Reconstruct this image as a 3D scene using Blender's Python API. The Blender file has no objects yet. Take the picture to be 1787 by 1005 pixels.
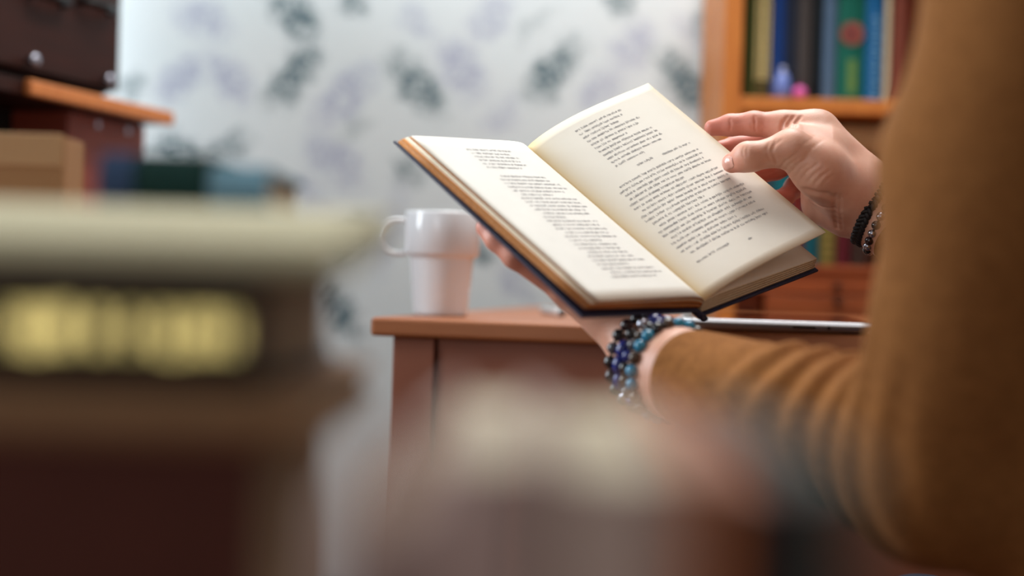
import bpy, bmesh, math, random
import numpy as np
import openvdb
from mathutils import Vector, Matrix

random.seed(7)
rng = np.random.default_rng(7)
SC = bpy.context.scene
COL = SC.collection

# ------------------------------------------------------------------ camera
FPX = 50 / 36 * 1787
CAM_Z = 0.791
PITCH, ROLL = math.radians(0.35), math.radians(1.7)
CR = Matrix.Rotation(math.pi / 2 - PITCH, 4, 'X') @ Matrix.Rotation(ROLL, 4, 'Z')
CM = Matrix.Translation((0, 0, CAM_Z)) @ CR
cam_data = bpy.data.cameras.new('camera')
cam_data.sensor_width = 36
cam_data.lens = 50
cam_data.clip_start = 0.02
cam_data.dof.use_dof = True
cam_data.dof.focus_distance = 1.135
cam_data.dof.aperture_fstop = 2.25
cam_data.dof.aperture_blades = 0
cam = bpy.data.objects.new('camera', cam_data)
cam.matrix_world = CM
COL.objects.link(cam)
SC.camera = cam

# ------------------------------------------------------------------ light and exposure
SC.view_settings.view_transform = 'Standard'
SC.view_settings.look = 'None'
SC.view_settings.gamma = 1
SC.view_settings.use_curve_mapping = False
SC.view_settings.exposure = 0.60
SC.cycles.use_denoising = True
world = bpy.data.worlds.new('world')
SC.world = world
world.use_nodes = True
bg = world.node_tree.nodes['Background']
bg.inputs['Color'].default_value = (0.92, 0.95, 1.0, 1)
bg.inputs['Strength'].default_value = 0.08


def area(name, loc, target, sx, sy, power, color):
    l = bpy.data.lights.new(name, 'AREA')
    l.shape = 'RECTANGLE'
    l.size, l.size_y = sx, sy
    l.energy = power
    l.color = color
    o = bpy.data.objects.new(name, l)
    o.location = loc
    o.rotation_euler = (Vector(target) - Vector(loc)).to_track_quat('-Z', 'Y').to_euler()
    COL.objects.link(o)
    return o


area('ceiling_light', (0.30, 1.70, 2.5), (0.1, 1.6, 0.8), 1.1, 0.9, 25, (1.0, 0.985, 0.96))
area('window_light', (-1.55, 1.38, 1.45), (0.1, 1.5, 0.8), 1.0, 1.3, 33, (0.86, 0.94, 1.0))
area('rear_window_light', (-0.85, -1.5, 1.1), (-0.2, 0.6, 0.85), 1.1, 1.3, 6, (0.92, 0.96, 1.0))


# ------------------------------------------------------------------ helpers
def P(px, py, d):
    """point at depth d on the sight line of a pixel of the photograph"""
    return CM @ Vector(((px - 893.5) / FPX * d, -(py - 502.5) / FPX * d, -d))


def on_z(px, py, z):
    """where the sight line of a pixel meets the horizontal plane z"""
    o = Vector((0, 0, CAM_Z))
    v = P(px, py, 1) - o
    return o + v * ((z - CAM_Z) / v.z)


def on_y(px, py, y):
    o = Vector((0, 0, CAM_Z))
    v = P(px, py, 1) - o
    return o + v * (y / v.y)


def lin(c):
    return tuple(((x / 255) / 12.92 if x / 255 <= 0.04045 else ((x / 255 + 0.055) / 1.055) ** 2.4) for x in c)


def tag(o, label=None, cat=None, group=None, kind=None):
    if label: o['label'] = label
    if cat: o['category'] = cat
    if group: o['group'] = group
    if kind: o['kind'] = kind
    return o


def empty(name, loc=(0, 0, 0), rz=0.0):
    o = bpy.data.objects.new(name, None)
    o.empty_display_size = 0.05
    o.location = loc
    o.rotation_euler = (0, 0, rz)
    COL.objects.link(o)
    return o


def obj(name, me, m=None, parent=None, smooth=False):
    if isinstance(me, bmesh.types.BMesh):
        bm = me
        me = bpy.data.meshes.new(name)
        bmesh.ops.recalc_face_normals(bm, faces=bm.faces)
        bm.to_mesh(me)
        bm.free()
    if m is not None and not me.materials:
        for x in (m if isinstance(m, (list, tuple)) else [m]):
            me.materials.append(x)
    if smooth:
        me.shade_smooth()
    o = bpy.data.objects.new(name, me)
    COL.objects.link(o)
    if parent is not None:
        o.parent = parent
    return o


def box(bm, lo, hi, bevel=0.0, seg=2, M=None, mi=0):
    c = [(a + b) / 2 for a, b in zip(lo, hi)]
    s = [abs(b - a) for a, b in zip(lo, hi)]
    r = bmesh.ops.create_cube(bm, size=1, matrix=Matrix.Translation(c) @ Matrix.Diagonal((*s, 1)))
    vs = r['verts']
    if bevel:
        es = list({e for v in vs for e in v.link_edges})
        r2 = bmesh.ops.bevel(bm, geom=es, offset=bevel, segments=seg, affect='EDGES', profile=0.5)
        vs = list({v for f in r2['faces'] for v in f.verts} | {v for v in vs if v.is_valid})
    fs = {f for v in vs for f in v.link_faces}
    for f in fs: f.material_index = mi
    if M is not None:
        bmesh.ops.transform(bm, matrix=M, verts=vs)
    return vs


def boxm(lo, hi, bevel=0.0, seg=2):
    bm = bmesh.new()
    box(bm, lo, hi, bevel, seg)
    return bm


def lathe(bm, prof, n=48, M=None):
    rings = []
    for r, z in prof:
        rings.append([bm.verts.new((r * math.cos(2 * math.pi * k / n), r * math.sin(2 * math.pi * k / n), z)) for k in range(n)])
    for a, b in zip(rings, rings[1:]):
        for k in range(n):
            bm.faces.new((a[k], a[(k + 1) % n], b[(k + 1) % n], b[k]))
    for ring in (rings[0], rings[-1]):
        if len(ring) > 2:
            bm.faces.new(ring)
    if M is not None:
        bmesh.ops.transform(bm, matrix=M, verts=[v for r in rings for v in r])


def tube(bm, pts, ra, rb=None, n=12, up=None, closed=False):
    """sweep of an ellipse (ra along the side vector, rb along the other) along points"""
    pts = [Vector(p) for p in pts]
    rb = ra if rb is None else rb
    rings = []
    N = len(pts)
    prev = up
    for i, p in enumerate(pts):
        t = (pts[(i + 1) % N] - pts[i - 1]) if closed else (pts[min(i + 1, N - 1)] - pts[max(i - 1, 0)])
        t.normalize()
        u = Vector(prev) if prev is not None else (Vector((0, 0, 1)) if abs(t.z) < 0.9 else Vector((1, 0, 0)))
        s = t.cross(u).normalized()
        w = s.cross(t)
        prev = w if up is None else up
        rings.append([bm.verts.new(p + s * (ra * math.cos(2 * math.pi * k / n)) + w * (rb * math.sin(2 * math.pi * k / n))) for k in range(n)])
    last = N if closed else N - 1
    for i in range(last):
        a, b = rings[i], rings[(i + 1) % N]
        for k in range(n):
            bm.faces.new((a[k], a[(k + 1) % n], b[(k + 1) % n], b[k]))
    if not closed:
        bm.faces.new(rings[0]); bm.faces.new(rings[-1])


def frame(origin, x, y):
    x = Vector(x).normalized()
    z = x.cross(Vector(y)).normalized()
    y = z.cross(x)
    M = Matrix((x, y, z)).transposed().to_4x4()
    M.translation = Vector(origin)
    return M


# ------------------------------------------------------------------ materials
def mat(name, rgb, rough=0.6, spec=0.5, metal=0.0, var=0.0, scale=20.0, bump=0.0, bscale=None, coat=0.0, stretch=None, rgb2=None, sss=0.0, detail=4.0, transmission=0.0):
    m = bpy.data.materials.new(name)
    m.use_nodes = True
    nt = m.node_tree
    b = nt.nodes['Principled BSDF']
    b.inputs['Roughness'].default_value = rough
    b.inputs['Specular IOR Level'].default_value = spec
    b.inputs['Metallic'].default_value = metal
    b.inputs['Coat Weight'].default_value = coat
    b.inputs['Coat Roughness'].default_value = 0.08
    b.inputs['Transmission Weight'].default_value = transmission
    c = lin(rgb)
    tc = nt.nodes.new('ShaderNodeTexCoord')
    mp = nt.nodes.new('ShaderNodeMapping')
    nt.links.new(tc.outputs['Object'], mp.inputs['Vector'])
    if stretch: mp.inputs['Scale'].default_value = stretch
    nz = nt.nodes.new('ShaderNodeTexNoise')
    nz.inputs['Scale'].default_value = scale
    nz.inputs['Detail'].default_value = detail
    nt.links.new(mp.outputs['Vector'], nz.inputs['Vector'])
    ramp = nt.nodes.new('ShaderNodeValToRGB')
    c2 = lin(rgb2) if rgb2 else tuple(x * (1 - var) for x in c)
    ramp.color_ramp.elements[0].position = 0.3
    ramp.color_ramp.elements[1].position = 0.7
    ramp.color_ramp.elements[0].color = (*c2, 1)
    ramp.color_ramp.elements[1].color = (*c, 1)
    nt.links.new(nz.outputs['Fac'], ramp.inputs['Fac'])
    nt.links.new(ramp.outputs['Color'], b.inputs['Base Color'])
    if bump:
        nb = nt.nodes.new('ShaderNodeTexNoise')
        nb.inputs['Scale'].default_value = bscale or scale * 4
        nb.inputs['Detail'].default_value = 3
        nt.links.new(mp.outputs['Vector'], nb.inputs['Vector'])
        bn = nt.nodes.new('ShaderNodeBump')
        bn.inputs['Strength'].default_value = bump
        bn.inputs['Distance'].default_value = 0.001
        nt.links.new(nb.outputs['Fac'], bn.inputs['Height'])
        nt.links.new(bn.outputs['Normal'], b.inputs['Normal'])
    if sss:
        b.inputs['Subsurface Weight'].default_value = sss
        b.inputs['Subsurface Radius'].default_value = (1.0, 0.35, 0.2)
        b.inputs['Subsurface Scale'].default_value = 0.004
    return m


def wood(name, rgb, rgb2, rough=0.45, stretch=(2, 2, 30), scale=3.0):
    return mat(name, rgb, rough=rough, rgb2=rgb2, scale=scale, stretch=stretch, bump=0.08, bscale=12, detail=6)


def skin_material():
    m = mat('skin', (222, 172, 148), rough=0.46, rgb2=(212, 154, 130), scale=60, bump=0.12, bscale=900, sss=0.18)
    nt = m.node_tree
    b = nt.nodes['Principled BSDF']
    ramp = [n for n in nt.nodes if n.type == 'VALTORGB'][0]
    at = nt.nodes.new('ShaderNodeAttribute')
    at.attribute_name = 'flush'
    mix = nt.nodes.new('ShaderNodeMix')
    mix.data_type = 'RGBA'
    mix.inputs['B'].default_value = (*lin((206, 100, 86)), 1)
    nt.links.new(at.outputs['Fac'], mix.inputs['Factor'])
    nt.links.new(ramp.outputs['Color'], mix.inputs['A'])
    nt.links.new(mix.outputs['Result'], b.inputs['Base Color'])
    return m


def paper_material(name, rgb, aged_shaded, edge_lo=0.0, edge_hi=0.12):
    """old paper, browner within a few millimetres of the sheet's edges and the fold"""
    m = mat(name, rgb, rough=0.62, spec=0.35, var=0.04, scale=40, bump=0.03, bscale=300)
    nt = m.node_tree
    b = nt.nodes['Principled BSDF']
    ramp = [n for n in nt.nodes if n.type == 'VALTORGB'][0]
    at = nt.nodes.new('ShaderNodeAttribute')
    at.attribute_name = 'age_shade'
    mix = nt.nodes.new('ShaderNodeMix')
    mix.data_type = 'RGBA'
    mix.inputs['B'].default_value = (*lin(aged_shaded), 1)
    nt.links.new(at.outputs['Fac'], mix.inputs['Factor'])
    nt.links.new(ramp.outputs['Color'], mix.inputs['A'])
    nt.links.new(mix.outputs['Result'], b.inputs['Base Color'])
    return m


M_SKIN = skin_material()
M_NAIL = mat('nail', (222, 160, 142), rough=0.28, coat=0.3, var=0.05)
M_KNIT = mat('brown_knit', (146, 96, 52), rough=0.92, spec=0.12, rgb2=(124, 78, 40), scale=180, bump=0.6, bscale=700)
M_PAPER = paper_material('book_paper', (236, 235, 228), (224, 198, 150))
M_PAGES = mat('page_edges', (218, 190, 138), rough=0.8, rgb2=(168, 122, 70), scale=6, stretch=(1, 1, 1), bump=0.1)
M_PRINT = mat('printing_ink', (146, 144, 146), rough=0.7, spec=0.1)
M_NAVY = mat('navy_cloth', (30, 32, 66), rough=0.5, var=0.25, scale=300, bump=0.2, bscale=1500)
M_CERAMIC = mat('white_ceramic', (244, 244, 247), rough=0.12, var=0.02, coat=0.5)
M_DESK = mat('desk_wood', (166, 100, 58), rgb2=(150, 86, 48), rough=0.42, scale=3, stretch=(2, 30, 30), bump=0.05, bscale=10, detail=6)
M_DESKP = mat('desk_panel', (146, 84, 58), rgb2=(132, 74, 52), rough=0.5, scale=3, stretch=(2, 30, 3), bump=0.05, bscale=10)
M_SHELF = mat('shelf_wood', (214, 134, 58), rgb2=(190, 108, 42), rough=0.5, scale=4, stretch=(20, 4, 4), detail=5)
M_DRAWER = mat('drawer_wood', (168, 84, 38), rgb2=(140, 66, 28), rough=0.5, scale=4, stretch=(3, 20, 20), detail=5)
M_REDWOOD = mat('dark_red_wood', (54, 22, 14), rgb2=(44, 18, 11), rough=0.55, spec=0.2, scale=3, stretch=(3, 3, 20), detail=5)
M_MIDWOOD = mat('red_brown_wood', (160, 74, 54), rgb2=(140, 62, 44), rough=0.5, scale=3, stretch=(3, 3, 20))
M_BOARD = mat('orange_board', (214, 132, 68), rgb2=(190, 108, 50), rough=0.45, scale=4, stretch=(20, 3, 3))
M_BLACK = mat('black_metal', (16, 15, 15), rough=0.35, metal=0.6)
M_STEEL = mat('steel', (176, 176, 188), rough=0.25, metal=1.0)
M_GOLD = mat('gold_foil', (252, 224, 140), rough=0.26, metal=1.0, var=0.08)
M_DARK = mat('gap_shade', (22, 17, 14), rough=0.8)  # near-black colour standing in for shade in the cabinet gaps

# ------------------------------------------------------------------ room
FLOOR_M = mat('floor_boards', (120, 78, 50), rgb2=(98, 62, 38), rough=0.4, scale=2, stretch=(1, 12, 1))
PLASTER = mat('ceiling_paint', (226, 224, 218), rough=0.9, var=0.03, scale=3)
WALL_Y = 2.4


def wallpaper():
    """pale grey paper printed with leafy sprigs in teal and lavender, one repeat 1.15 x 1.0 m"""
    m = bpy.data.materials.new('sprig_wallpaper')
    m.use_nodes = True
    nt = m.node_tree
    N, L = nt.nodes.new, nt.links.new
    b = nt.nodes['Principled BSDF']
    b.inputs['Roughness'].default_value = 0.75
    b.inputs['Specular IOR Level'].default_value = 0.25
    geo = N('ShaderNodeTexCoord')
    wrap = N('ShaderNodeVectorMath'); wrap.operation = 'WRAP'
    L(geo.outputs['Object'], wrap.inputs[0])
    lo = (-0.70, -10, 0.40); hi = (0.45, 10, 1.40)
    wrap.inputs[1].default_value = hi
    wrap.inputs[2].default_value = lo
    # wobble so that the sprigs have ragged, leafy outlines
    nz = N('ShaderNodeTexNoise'); nz.inputs['Scale'].default_value = 30; nz.inputs['Detail'].default_value = 2
    L(wrap.outputs['Vector'], nz.inputs['Vector'])
    sub = N('ShaderNodeVectorMath'); sub.operation = 'SUBTRACT'; sub.inputs[1].default_value = (0.5, 0.5, 0.5)
    L(nz.outputs['Color'], sub.inputs[0])
    scl = N('ShaderNodeVectorMath'); scl.operation = 'SCALE'; scl.inputs['Scale'].default_value = 0.055
    L(sub.outputs['Vector'], scl.inputs[0])
    add = N('ShaderNodeVectorMath'); add.operation = 'ADD'
    L(wrap.outputs['Vector'], add.inputs[0]); L(scl.outputs['Vector'], add.inputs[1])

    def layer(blobs, gain):
        acc = None
        for (x0, y0, x1, y1, wd, st) in blobs:
            A, B = on_y(x0, y0, WALL_Y), on_y(x1, y1, WALL_Y)
            c = (A + B) / 2
            half = max((B - A).length / 2, 0.012)
            ang = math.atan2(B.z - A.z, B.x - A.x)
            s = N('ShaderNodeVectorMath'); s.operation = 'SUBTRACT'; s.inputs[1].default_value = (c.x, WALL_Y, c.z)
            L(add.outputs['Vector'], s.inputs[0])
            w = wd * 1.6 / FPX * WALL_Y; half *= 1.2
            d1 = N('ShaderNodeVectorMath'); d1.operation = 'DOT_PRODUCT'
            d1.inputs[1].default_value = (math.cos(ang) / half, 0, math.sin(ang) / half)
            d2 = N('ShaderNodeVectorMath'); d2.operation = 'DOT_PRODUCT'
            d2.inputs[1].default_value = (-math.sin(ang) / w, 0, math.cos(ang) / w)
            L(s.outputs['Vector'], d1.inputs[0]); L(s.outputs['Vector'], d2.inputs[0])
            cb = N('ShaderNodeCombineXYZ')
            L(d1.outputs['Value'], cb.inputs[0]); L(d2.outputs['Value'], cb.inputs[1])
            ln = N('ShaderNodeVectorMath'); ln.operation = 'LENGTH'
            L(cb.outputs['Vector'], ln.inputs[0])
            mr = N('ShaderNodeMapRange'); mr.interpolation_type = 'SMOOTHSTEP'
            mr.inputs['From Min'].default_value = 1.4; mr.inputs['From Max'].default_value = 0.35
            mr.inputs['To Min'].default_value = 0; mr.inputs['To Max'].default_value = st * gain
            L(ln.outputs['Value'], mr.inputs['Value'])
            if acc is None:
                acc = mr.outputs['Result']
            else:
                mx = N('ShaderNodeMath'); mx.operation = 'MAXIMUM'
                L(acc, mx.inputs[0]); L(mr.outputs['Result'], mx.inputs[1])
                acc = mx.outputs['Value']
        # leaf-size gaps inside each sprig
        v = N('ShaderNodeTexVoronoi'); v.inputs['Scale'].default_value = 75
        L(add.outputs['Vector'], v.inputs['Vector'])
        r = N('ShaderNodeMapRange'); r.inputs['From Min'].default_value = 0.35; r.inputs['From Max'].default_value = 0.75
        r.inputs['To Min'].default_value = 1.0; r.inputs['To Max'].default_value = 0.35
        L(v.outputs['Distance'], r.inputs['Value'])
        mu = N('ShaderNodeMath'); mu.operation = 'MULTIPLY'
        L(acc, mu.inputs[0]); L(r.outputs['Result'], mu.inputs[1])
        return mu.outputs['Value']
    teal = [(478, -10, 548, 62, 20, 1), (548, 80, 478, 178, 20, 1), (690, 108, 768, 190, 21, 1), (1003, 82, 925, 168, 21, 1),
            (1155, 100, 1238, 190, 22, 1), (270, 240, 345, 285, 22, .9), (360, 280, 430, 245, 18, .7), (636, 388, 572, 455, 18, .9),
            (556, 490, 624, 592, 19, 1), (688, 280, 735, 318, 16, .7), (830, 420, 852, 460, 16, .8), (520, 590, 535, 700, 18, .8),
            (600, -12, 640, 22, 17, .8), (1060, -15, 1100, 22, 17, .8), (640, 205, 600, 240, 14, .35), (245, 130, 215, 175, 14, .6),
            (960, 20, 905, 60, 12, .3), (1240, 20, 1205, 60, 14, .4), (1135, 220, 1060, 260, 12, .3), (800, 520, 760, 470, 14, .3)]
    lav = [(345, 100, 285, 172, 20, .8), (365, 100, 430, 172, 20, .8), (310, 10, 400, 50, 22, .7), (640, 125, 560, 215, 22, .8),
           (548, 240, 625, 320, 22, .8), (880, 5, 820, 65, 20, .7), (775, 80, 840, 165, 24, .8), (1130, 40, 1080, 120, 22, .7),
           (1075, 130, 1020, 185, 20, .7), (700, 20, 760, 60, 16, .5), (900, 175, 850, 230, 18, .5), (520, 310, 560, 360, 18, .5),
           (660, 470, 700, 330, 16, .4), (880, 470, 930, 520, 16, .6), (500, 690, 560, 640, 20, .6), (1180, 30, 1235, 85, 16, .4)]
    ft, fl = layer(teal, 0.95), layer(lav, 0.72)
    base = N('ShaderNodeTexNoise'); base.inputs['Scale'].default_value = 5
    L(geo.outputs['Object'], base.inputs['Vector'])
    cr = N('ShaderNodeValToRGB')
    cr.color_ramp.elements[0].color = (*lin((212, 225, 229)), 1)
    cr.color_ramp.elements[1].color = (*lin((224, 232, 234)), 1)
    L(base.outputs['Fac'], cr.inputs['Fac'])
    m1 = N('ShaderNodeMix'); m1.data_type = 'RGBA'
    L(fl, m1.inputs['Factor']); L(cr.outputs['Color'], m1.inputs['A'])
    m1.inputs['B'].default_value = (*lin((128, 134, 176)), 1)
    m2 = N('ShaderNodeMix'); m2.data_type = 'RGBA'
    L(ft, m2.inputs['Factor']); L(m1.outputs['Result'], m2.inputs['A'])
    m2.inputs['B'].default_value = (*lin((40, 82, 94)), 1)
    L(m2.outputs['Result'], b.inputs['Base Color'])
    return m


M_WALLP = wallpaper()
XL, XR, YF, CEIL = -1.75, 2.3, -1.6, 2.65
tag(obj('wall_back', boxm((XL, WALL_Y, 0), (XR, WALL_Y + 0.12, CEIL)), M_WALLP), kind='structure')
tag(obj('wall_left', boxm((XL - 0.12, YF, 0), (XL, WALL_Y + 0.12, CEIL)), M_WALLP), kind='structure')
tag(obj('wall_right', boxm((XR, YF, 0), (XR + 0.12, WALL_Y + 0.12, CEIL)), M_WALLP), kind='structure')
tag(obj('floor', boxm((XL, YF, -0.1), (XR, WALL_Y, 0)), FLOOR_M), kind='structure')
tag(obj('ceiling', boxm((XL, YF, CEIL), (XR, WALL_Y, CEIL + 0.1)), PLASTER), kind='structure')
tag(obj('baseboard_back', boxm((XL, WALL_Y - 0.015, 0), (XR, WALL_Y, 0.09), 0.004), M_SHELF), kind='structure')

# ------------------------------------------------------------------ desk with mug, tablet and pen
DZ = 0.75
A = on_z(646, 553, DZ)
B = on_z(1475, 583, DZ)
dx = (B - A); dx.z = 0
yaw = math.atan2(dx.y, dx.x)
desk = empty('desk', (A.x, A.y, 0), yaw)
tag(desk, 'orange-brown wooden desk with a panelled front carrying the white mug and tablet', 'desk')
DL, DD, TH = 1.30, 0.80, 0.0185
obj('desktop', boxm((0, 0, DZ - TH), (DL, DD, DZ), 0.004, 3), M_DESK, desk)
obj('side_panel', boxm((0.020, 0.012, 0), (0.063, DD - 0.02, DZ - TH), 0.002), M_DESKP, desk)
obj('side_panel', boxm((DL - 0.063, 0.012, 0), (DL - 0.020, DD - 0.02, DZ - TH), 0.002), M_DESKP, desk)
obj('front_panel', boxm((0.065, 0.016, 0.12), (DL - 0.065, 0.034, DZ - TH), 0.001), M_DESKP, desk)

mc = on_z(768, 552, DZ)
mv = Vector((mc.x, mc.y, 0)).normalized()
mc = mc + mv * 0.0285
mug = empty('mug', (mc.x, mc.y, DZ))
tag(mug, 'white stacking mug with a stepped body and ring handle at the desk corner', 'mug')
bm = bmesh.new()
prof = [(0.001, 0.002), (0.0255, 0.002), (0.0265, 0.0), (0.0285, 0.0015), (0.0290, 0.004), (0.0338, 0.0600), (0.0345, 0.0625), (0.0385, 0.0640), (0.0400, 0.0660),
        (0.0402, 0.1085), (0.0396, 0.1100), (0.0382, 0.1095), (0.0376, 0.1075), (0.0372, 0.0680), (0.0312, 0.0610), (0.0262, 0.0065), (0.001, 0.006)]
lathe(bm, prof, 64)
obj('cup', bm, M_CERAMIC, mug, True)
bm = bmesh.new()
hp = []
for k in range(19):
    a = math.radians(78 + k * (204 / 18))
    hp.append(Vector((-0.0480 + 0.0190 * math.cos(a) * 1.0 + 0.001, 0, 0.0828 + 0.0180 * math.sin(a))))
hp = [Vector((-0.0385, 0, hp[0].z + 0.0006))] + hp + [Vector((-0.0385, 0, hp[-1].z - 0.0002))]
tube(bm, hp, 0.0058, 0.0030, 12, up=None)
obj('handle', bm, M_CERAMIC, mug, True)

# tablet near the front edge
ta = on_z(1190, 574.5, DZ); tb = on_z(1476, 584.0, DZ)
tdir = (tb - ta); tdir.z = 0; tdir.normalize()
tn = Vector((-tdir.y, tdir.x, 0))
tab = empty('tablet', ta + tn * 0.012 + Vector((0, 0, 0)), math.atan2(tdir.y, tdir.x))
tab.location.z = DZ
tag(tab, 'flat silver tablet with a bright rim lying on the desk behind the sleeve', 'tablet')
TW, TDp, TT = 0.176, 0.235, 0.0105
M_ALU = mat('aluminium', (176, 172, 170), rough=0.35, metal=0.9)
M_RIM = mat('bright_bezel', (240, 240, 244), rough=0.2, coat=0.5)
M_GLASS = mat('tablet_glass', (30, 24, 24), rough=0.05, coat=1.0)
bm = bmesh.new()


def rrect(bm, x0, y0, x1, y1, r, z, n=6):
    out = []
    for cx, cy, a0 in ((x1 - r, y1 - r, 0), (x0 + r, y1 - r, 90), (x0 + r, y0 + r, 180), (x1 - r, y0 + r, 270)):
        for k in range(n + 1):
            a = math.radians(a0 + 90 * k / n)
            out.append(bm.verts.new((cx + r * math.cos(a), cy + r * math.sin(a), z)))
    return out


def loft(bm, rings):
    for a, b in zip(rings, rings[1:]):
        n = len(a)
        for k in range(n):
            bm.faces.new((a[k], a[(k + 1) % n], b[(k + 1) % n], b[k]))
    bm.faces.new(rings[0]); bm.faces.new(rings[-1])


loft(bm, [rrect(bm, i, i, TW - i, TDp - i, 0.011, z) for i, z in ((0.013, 0.0), (0.0065, 0.0011), (0.0022, 0.0030), (0.0002, 0.0060), (0.0002, TT - 0.0032))])
obj('case', bm, M_ALU, tab, True)
bm = bmesh.new()
loft(bm, [rrect(bm, i, i, TW - i, TDp - i, 0.011, z) for i, z in ((0.0, TT - 0.0034), (-0.0004, TT - 0.0030), (0.0010, TT - 0.0005), (0.0016, TT))])
obj('bezel', bm, M_RIM, tab)
bm = bmesh.new()
loft(bm, [rrect(bm, i, i, TW - i, TDp - i, 0.010, z) for i, z in ((0.0016, TT - 0.0002), (0.0016, TT + 0.0002))])
obj('screen', bm, M_GLASS, tab)
bm = bmesh.new()
x0 = (on_y(1383, 567, ta.y) - ta).dot(tdir); x1 = (on_y(1424, 567, ta.y) - ta).dot(tdir); x2 = (on_y(1446, 567, ta.y) - ta).dot(tdir)
box(bm, (x0, -0.0002, 0.0038), (x1, 0.004, 0.0064), 0.0008)
obj('port', bm, M_BLACK, tab)
bm = bmesh.new()
lathe(bm, [(0.0001, 0), (0.0017, 0), (0.0017, 0.003), (0.0001, 0.003)], 16, Matrix.Translation((x2, -0.0002, 0.0051)) @ Matrix.Rotation(-math.pi / 2, 4, 'X'))
obj('headphone_jack', bm, M_BLACK, tab)

# a white pen with a dark end, mostly behind the hand
pc = on_z(985, 553, DZ); pe = on_z(1060, 549, DZ)
pd = (pe - pc); pd.z = 0; pd.normalize()
pen = empty('pen', (pc.x, pc.y, DZ), math.atan2(pd.y, pd.x) + 0.5)
tag(pen, 'white pen with a dark end lying on the desk behind the holding hand', 'pen')
bm = bmesh.new(); lathe(bm, [(0.001, 0.012), (0.0042, 0.016), (0.0045, 0.03), (0.0045, 0.125), (0.003, 0.128)], 16, Matrix.Translation((0, 0, 0.0045)) @ Matrix.Rotation(math.pi / 2, 4, 'Y'))
obj('barrel', bm, M_CERAMIC, pen, True)
bm = bmesh.new(); lathe(bm, [(0.0005, 0.0), (0.0015, 0.002), (0.0044, 0.0135), (0.001, 0.016)], 16, Matrix.Translation((0, 0, 0.0045)) @ Matrix.Rotation(math.pi / 2, 4, 'Y'))
obj('tip', bm, M_BLACK, pen, True)


# ------------------------------------------------------------------ closed books
def cloth(name, rgb, rough=0.55):
    return mat(name, rgb, rough=rough, spec=0.2, var=0.12, scale=60, bump=0.15, bscale=900)


M_CREAMPAGES = mat('cream_page_block', (226, 214, 186), rough=0.85, rgb2=(204, 188, 154), scale=8, stretch=(1, 1, 60))


def closed_book(name, t, h, w, cover_m, pages_m, label, group=None, board=0.0025, over=0.003, hint='book'):
    """upright closed book: spine at y=0 facing -y, thickness along x (0..t), height along z, width along +y"""
    root = empty(name)
    tag(root, label, hint, group)
    bm = bmesh.new()
    # cover: a C-shaped profile with a slightly rounded spine, extruded over the height
    n = 8
    outer = [(0, w)] + [(0, 0.004)] + [(t * k / n, 0.004 - 0.006 * math.sin(math.pi * k / n)) for k in range(1, n)] + [(t, 0.004), (t, w)]
    inner = [(t - board, w), (t - board, 0.004 + board)] + [(t - board - (t - 2 * board) * k / n, 0.004 + board - 0.005 * math.sin(math.pi * k / n)) for k in range(1, n)] + [(board, 0.004 + board), (board, w)]
    lo = [bm.verts.new((x, y, 0)) for x, y in outer + inner]
    hi = [bm.verts.new((x, y, h)) for x, y in outer + inner]
    N = len(lo); no = len(outer)
    for k in range(N):
        bm.faces.new((lo[k], lo[(k + 1) % N], hi[(k + 1) % N], hi[k]))
    for ring in (lo, hi):
        for k in range(no - 1):
            bm.faces.new((ring[k], ring[k + 1], ring[N - 2 - k], ring[N - 1 - k]))
    obj('cover', bm, cover_m, root)
    obj('page_block', boxm((board, 0.004 + board - 0.002, over), (t - board, w - over, h - over), 0.0006, 1), pages_m, root)
    return root


def spine_print(root, rects, m, name='spine_lettering', label=None, t=None):
    """flat marks standing 0.3 mm proud of the spine; rects in (x0,z0,x1,z1)"""
    bm = bmesh.new()
    for x0, z0, x1, z1 in rects:
        xm = (x0 + x1) / 2
        y = 0.004 - 0.006 * math.sin(math.pi * min(max(xm / t, 0), 1)) if t else -0.002
        box(bm, (x0, y - 0.0004, z0), (x1, y + 0.0004, z1))
    o = obj(name, bm, m, root)
    if label: o['label'] = label
    return o


def lay(root, loc, yaw=0.0, flip=False):
    """lay an upright book on its side: spine still faces -y, height runs along x"""
    root.rotation_euler = (Matrix.Rotation(yaw, 4, 'Z') @ Matrix.Rotation(math.pi / 2, 4, 'Y')).to_euler()
    root.location = loc


# ------------------------------------------------------------------ bookcase
BY = 2.13
pl = on_y(1260, 180, BY); pr = on_y(1293, 180, BY)
bc = empty('bookcase', (pl.x, BY, 0))
tag(bc, 'orange wooden bookcase with open shelves and drawers against the wallpapered wall', 'bookcase')
BW, BD, BH = 0.78, 0.255, 1.32
pw = pr.x - pl.x
shelf_top = on_y(1400, 171, BY).z
low_top = on_y(1440, 463, BY).z
obj('side_panel', boxm((0, 0, 0), (pw, BD, BH), 0.002), M_SHELF, bc)
obj('side_panel', boxm((BW - pw, 0, 0), (BW, BD, BH), 0.002), M_SHELF, bc)
obj('back_panel', boxm((pw, BD - 0.008, 0), (BW - pw, BD, BH)), M_DRAWER, bc)
obj('top_board', boxm((pw, 0, BH - 0.022), (BW - pw, BD - 0.008, BH), 0.0015), M_SHELF, bc)
obj('shelf_board', boxm((pw, 0.0, shelf_top - 0.022), (BW - pw, BD - 0.008, shelf_top), 0.0015), M_SHELF, bc)
obj('shelf_board', boxm((pw, 0.0, low_top - 0.010), (BW - pw, BD - 0.008, low_top), 0.0015), M_DRAWER, bc)
d1t = low_top - 0.011
split = on_y(1337, 520, BY).x - pl.x
z1 = on_y(1400, 513.5, BY).z
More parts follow.
